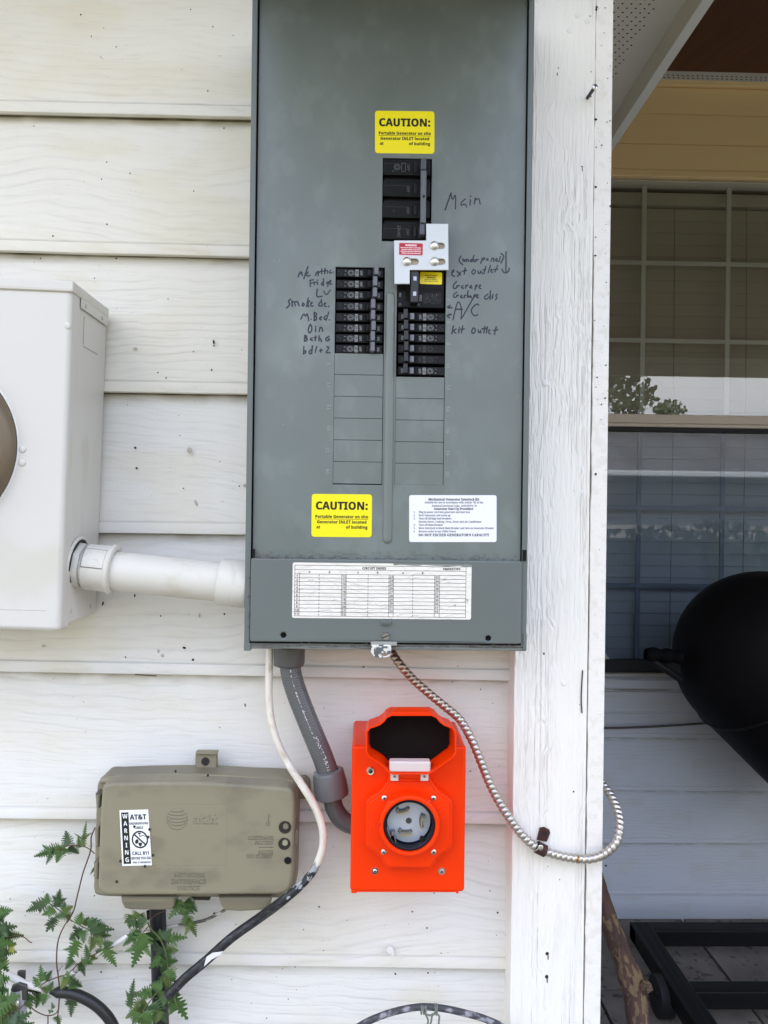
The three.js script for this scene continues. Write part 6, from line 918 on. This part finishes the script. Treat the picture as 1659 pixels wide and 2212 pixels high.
{ // branch leaning beside the post
  const bz = (t) => t.map(([x, y, z]) => W(x, y, z)), l = thing('branch', 'peeling brown tree branch leaning against the wall behind the post', 'branch', V(W(1372, 2300, -1.75).x, 0, -1.75));
  const core = bz([[1270, 1850, -2.05], [1296, 1925, -2.0], [1318, 1995, -1.96], [1345, 2070, -1.9], [1370, 2140, -1.86], [1378, 2215, -1.82], [1382, 2330, -1.76]]);
  const bark = dataTex(512, 256, (x, y) => { const n = fbm(x / 26, y / 12, 5), strip = sstep(0.47, 0.56, fbm(x / 22 + 4, y / 12 + 8, 5)) * sstep(100, 200, x), g = hash(x, y) * 0.05; return strip > 0.5 ? [0.46 + n * 0.16 - g, 0.38 + n * 0.14 - g, 0.27 + n * 0.12 - g] : [0.30 + n * 0.16 - g, 0.235 + n * 0.11 - g, 0.205 + n * 0.09 - g]; }, true);
  part(l, 'limb', tube(core, (t, a) => 0.0215 + 0.008 * t + 0.004 * (fbm(t * 14, Math.cos(a) * 1.5 + 5, 4) - 0.5) * 2 + 0.004 * Math.exp(-Math.pow((t - 0.6) / 0.07, 2)), 120, 28), std({ map: bark, roughness: 0.9, bumpMap: mottle, bumpScale: 0.004 }));
  part(l, 'broken_twig', tube(bz([[1385, 2138, -1.85], [1396, 2128, -1.84], [1404, 2143, -1.83]]), (t) => mix(0.016, 0.009, t), 14, 12), std({ map: bark, roughness: 0.9 }));
}

// ---------------------------------------------------------------- the garden behind the camera: seen only as a reflection in the window, and lights the wall
{
  structure('lawn', new THREE.PlaneGeometry(160, 160, 1, 1).rotateX(-Math.PI / 2).translate(0, -0.14, 20), std({ color: lin(0.15, 0.14, 0.08), roughness: 1, bumpMap: mottle, bumpScale: 0.02 }));
  structure('path', boxAt(-3.2, 4.0, -0.3, -0.1, -0.98, 1.2, 0.01), std({ color: lin(0.2, 0.185, 0.16), roughness: 0.9 }));
  const nh = thing('neighbour_house', 'low house with a grey brown shingle roof mirrored in the porch window', 'house', V(5, 0, 12));
  part(nh, 'wall', boxAt(-8, 20, -0.14, 2.4, 10.4, 10.6, 0.02), std({ color: lin(0.4, 0.38, 0.33), roughness: 0.9 }));
  const rg = []; for (let i = 0; i < 14; i++) rg.push(rbox(29, 0.03, 0.36, 0.005).rotateX(-0.36).translate(6, 2.45 + i * 0.112, 10.0 + i * 0.3)); part(nh, 'roof', rg, std({ color: lin(0.17, 0.15, 0.13), roughness: 0.9, map: dataTex(256, 64, (x, y) => 0.7 + 0.3 * hash(x >> 2, y >> 4), true) }));
  part(nh, 'gutter', boxAt(-8.5, 20.5, 2.3, 2.42, 9.78, 9.9, 0.03), std({ color: lin(0.75, 0.75, 0.73), roughness: 0.4 }));
  const leafG = new THREE.CircleGeometry(0.055, 5);
  const tree = (x, z, h, cr, name, label, n, ox = 0) => {
    const t = thing(name, label, 'tree', V(x, -0.14, z));
    lpart(t, 'trunk', new THREE.CylinderGeometry(0.09, 0.18, h * 0.8, 10).translate(0, h * 0.4, 0), std({ color: lin(0.1, 0.08, 0.06), roughness: 1 }));
    const im = new THREE.InstancedMesh(leafG, std({ color: lin(0.05, 0.085, 0.025), roughness: 0.8 }), n), m = new THREE.Matrix4(), e = new THREE.Euler(); im.name = 'crown'; im.userData.kind = 'stuff';
    for (let i = 0; i < n; i++) { const k = i % 9, cx = Math.cos(k * 2.4) * cr * 0.6 * hash(k, 7), cz = Math.sin(k * 2.4) * cr * 0.6 * hash(k, 9), cy = h * (0.65 + 0.35 * hash(k, 3)), rd = cr * (0.35 + 0.3 * hash(k, 5)) * Math.cbrt(rnd()), th = rr(0, 6.28), ph = Math.acos(rr(-1, 1)); m.makeRotationFromEuler(e.set(rr(0, 6), rr(0, 6), rr(0, 6))).setPosition(ox + cx + rd * Math.sin(ph) * Math.cos(th), cy + rd * Math.cos(ph) * 0.8, cz + rd * Math.sin(ph) * Math.sin(th)); im.setMatrixAt(i, m); }
    t.add(im);
  };
  tree(2.6, 6.2, 5.2, 1.35, 'garden_tree', 'broad green tree above the roof mirrored in the porch window', 3000, 1.5); tree(7.6, 14, 4.5, 0.55, 'garden_tree', 'small dark tree beside the roof mirrored in the porch window', 1500);
  const hd = thing('hedge', 'clipped green hedge below the gutter mirrored in the porch window', 'hedge', V(6, -0.14, 8.5)), im = new THREE.InstancedMesh(new THREE.CircleGeometry(0.06, 5), std({ color: lin(0.025, 0.045, 0.018), roughness: 0.9 }), 9000), m = new THREE.Matrix4(), e = new THREE.Euler();
  im.name = 'foliage'; im.userData.kind = 'stuff'; for (let i = 0; i < 9000; i++) { const hx0 = rr(-8, 11); m.makeRotationFromEuler(e.set(rr(0, 6), rr(0, 6), rr(0, 6))).setPosition(hx0, Math.pow(rnd(), 0.8) * (1.15 + 0.5 * noise(hx0 * 1.3, 7)), rr(-0.5, 0.5)); im.setMatrixAt(i, m); } hd.add(im);
  lpart(hd, 'hedge_core', rbox(19, 1.2, 0.7, 0.1).translate(1.5, 0.6, 0), std({ color: lin(0.02, 0.03, 0.012), roughness: 1 }));
}

renderer.render(scene, camera);
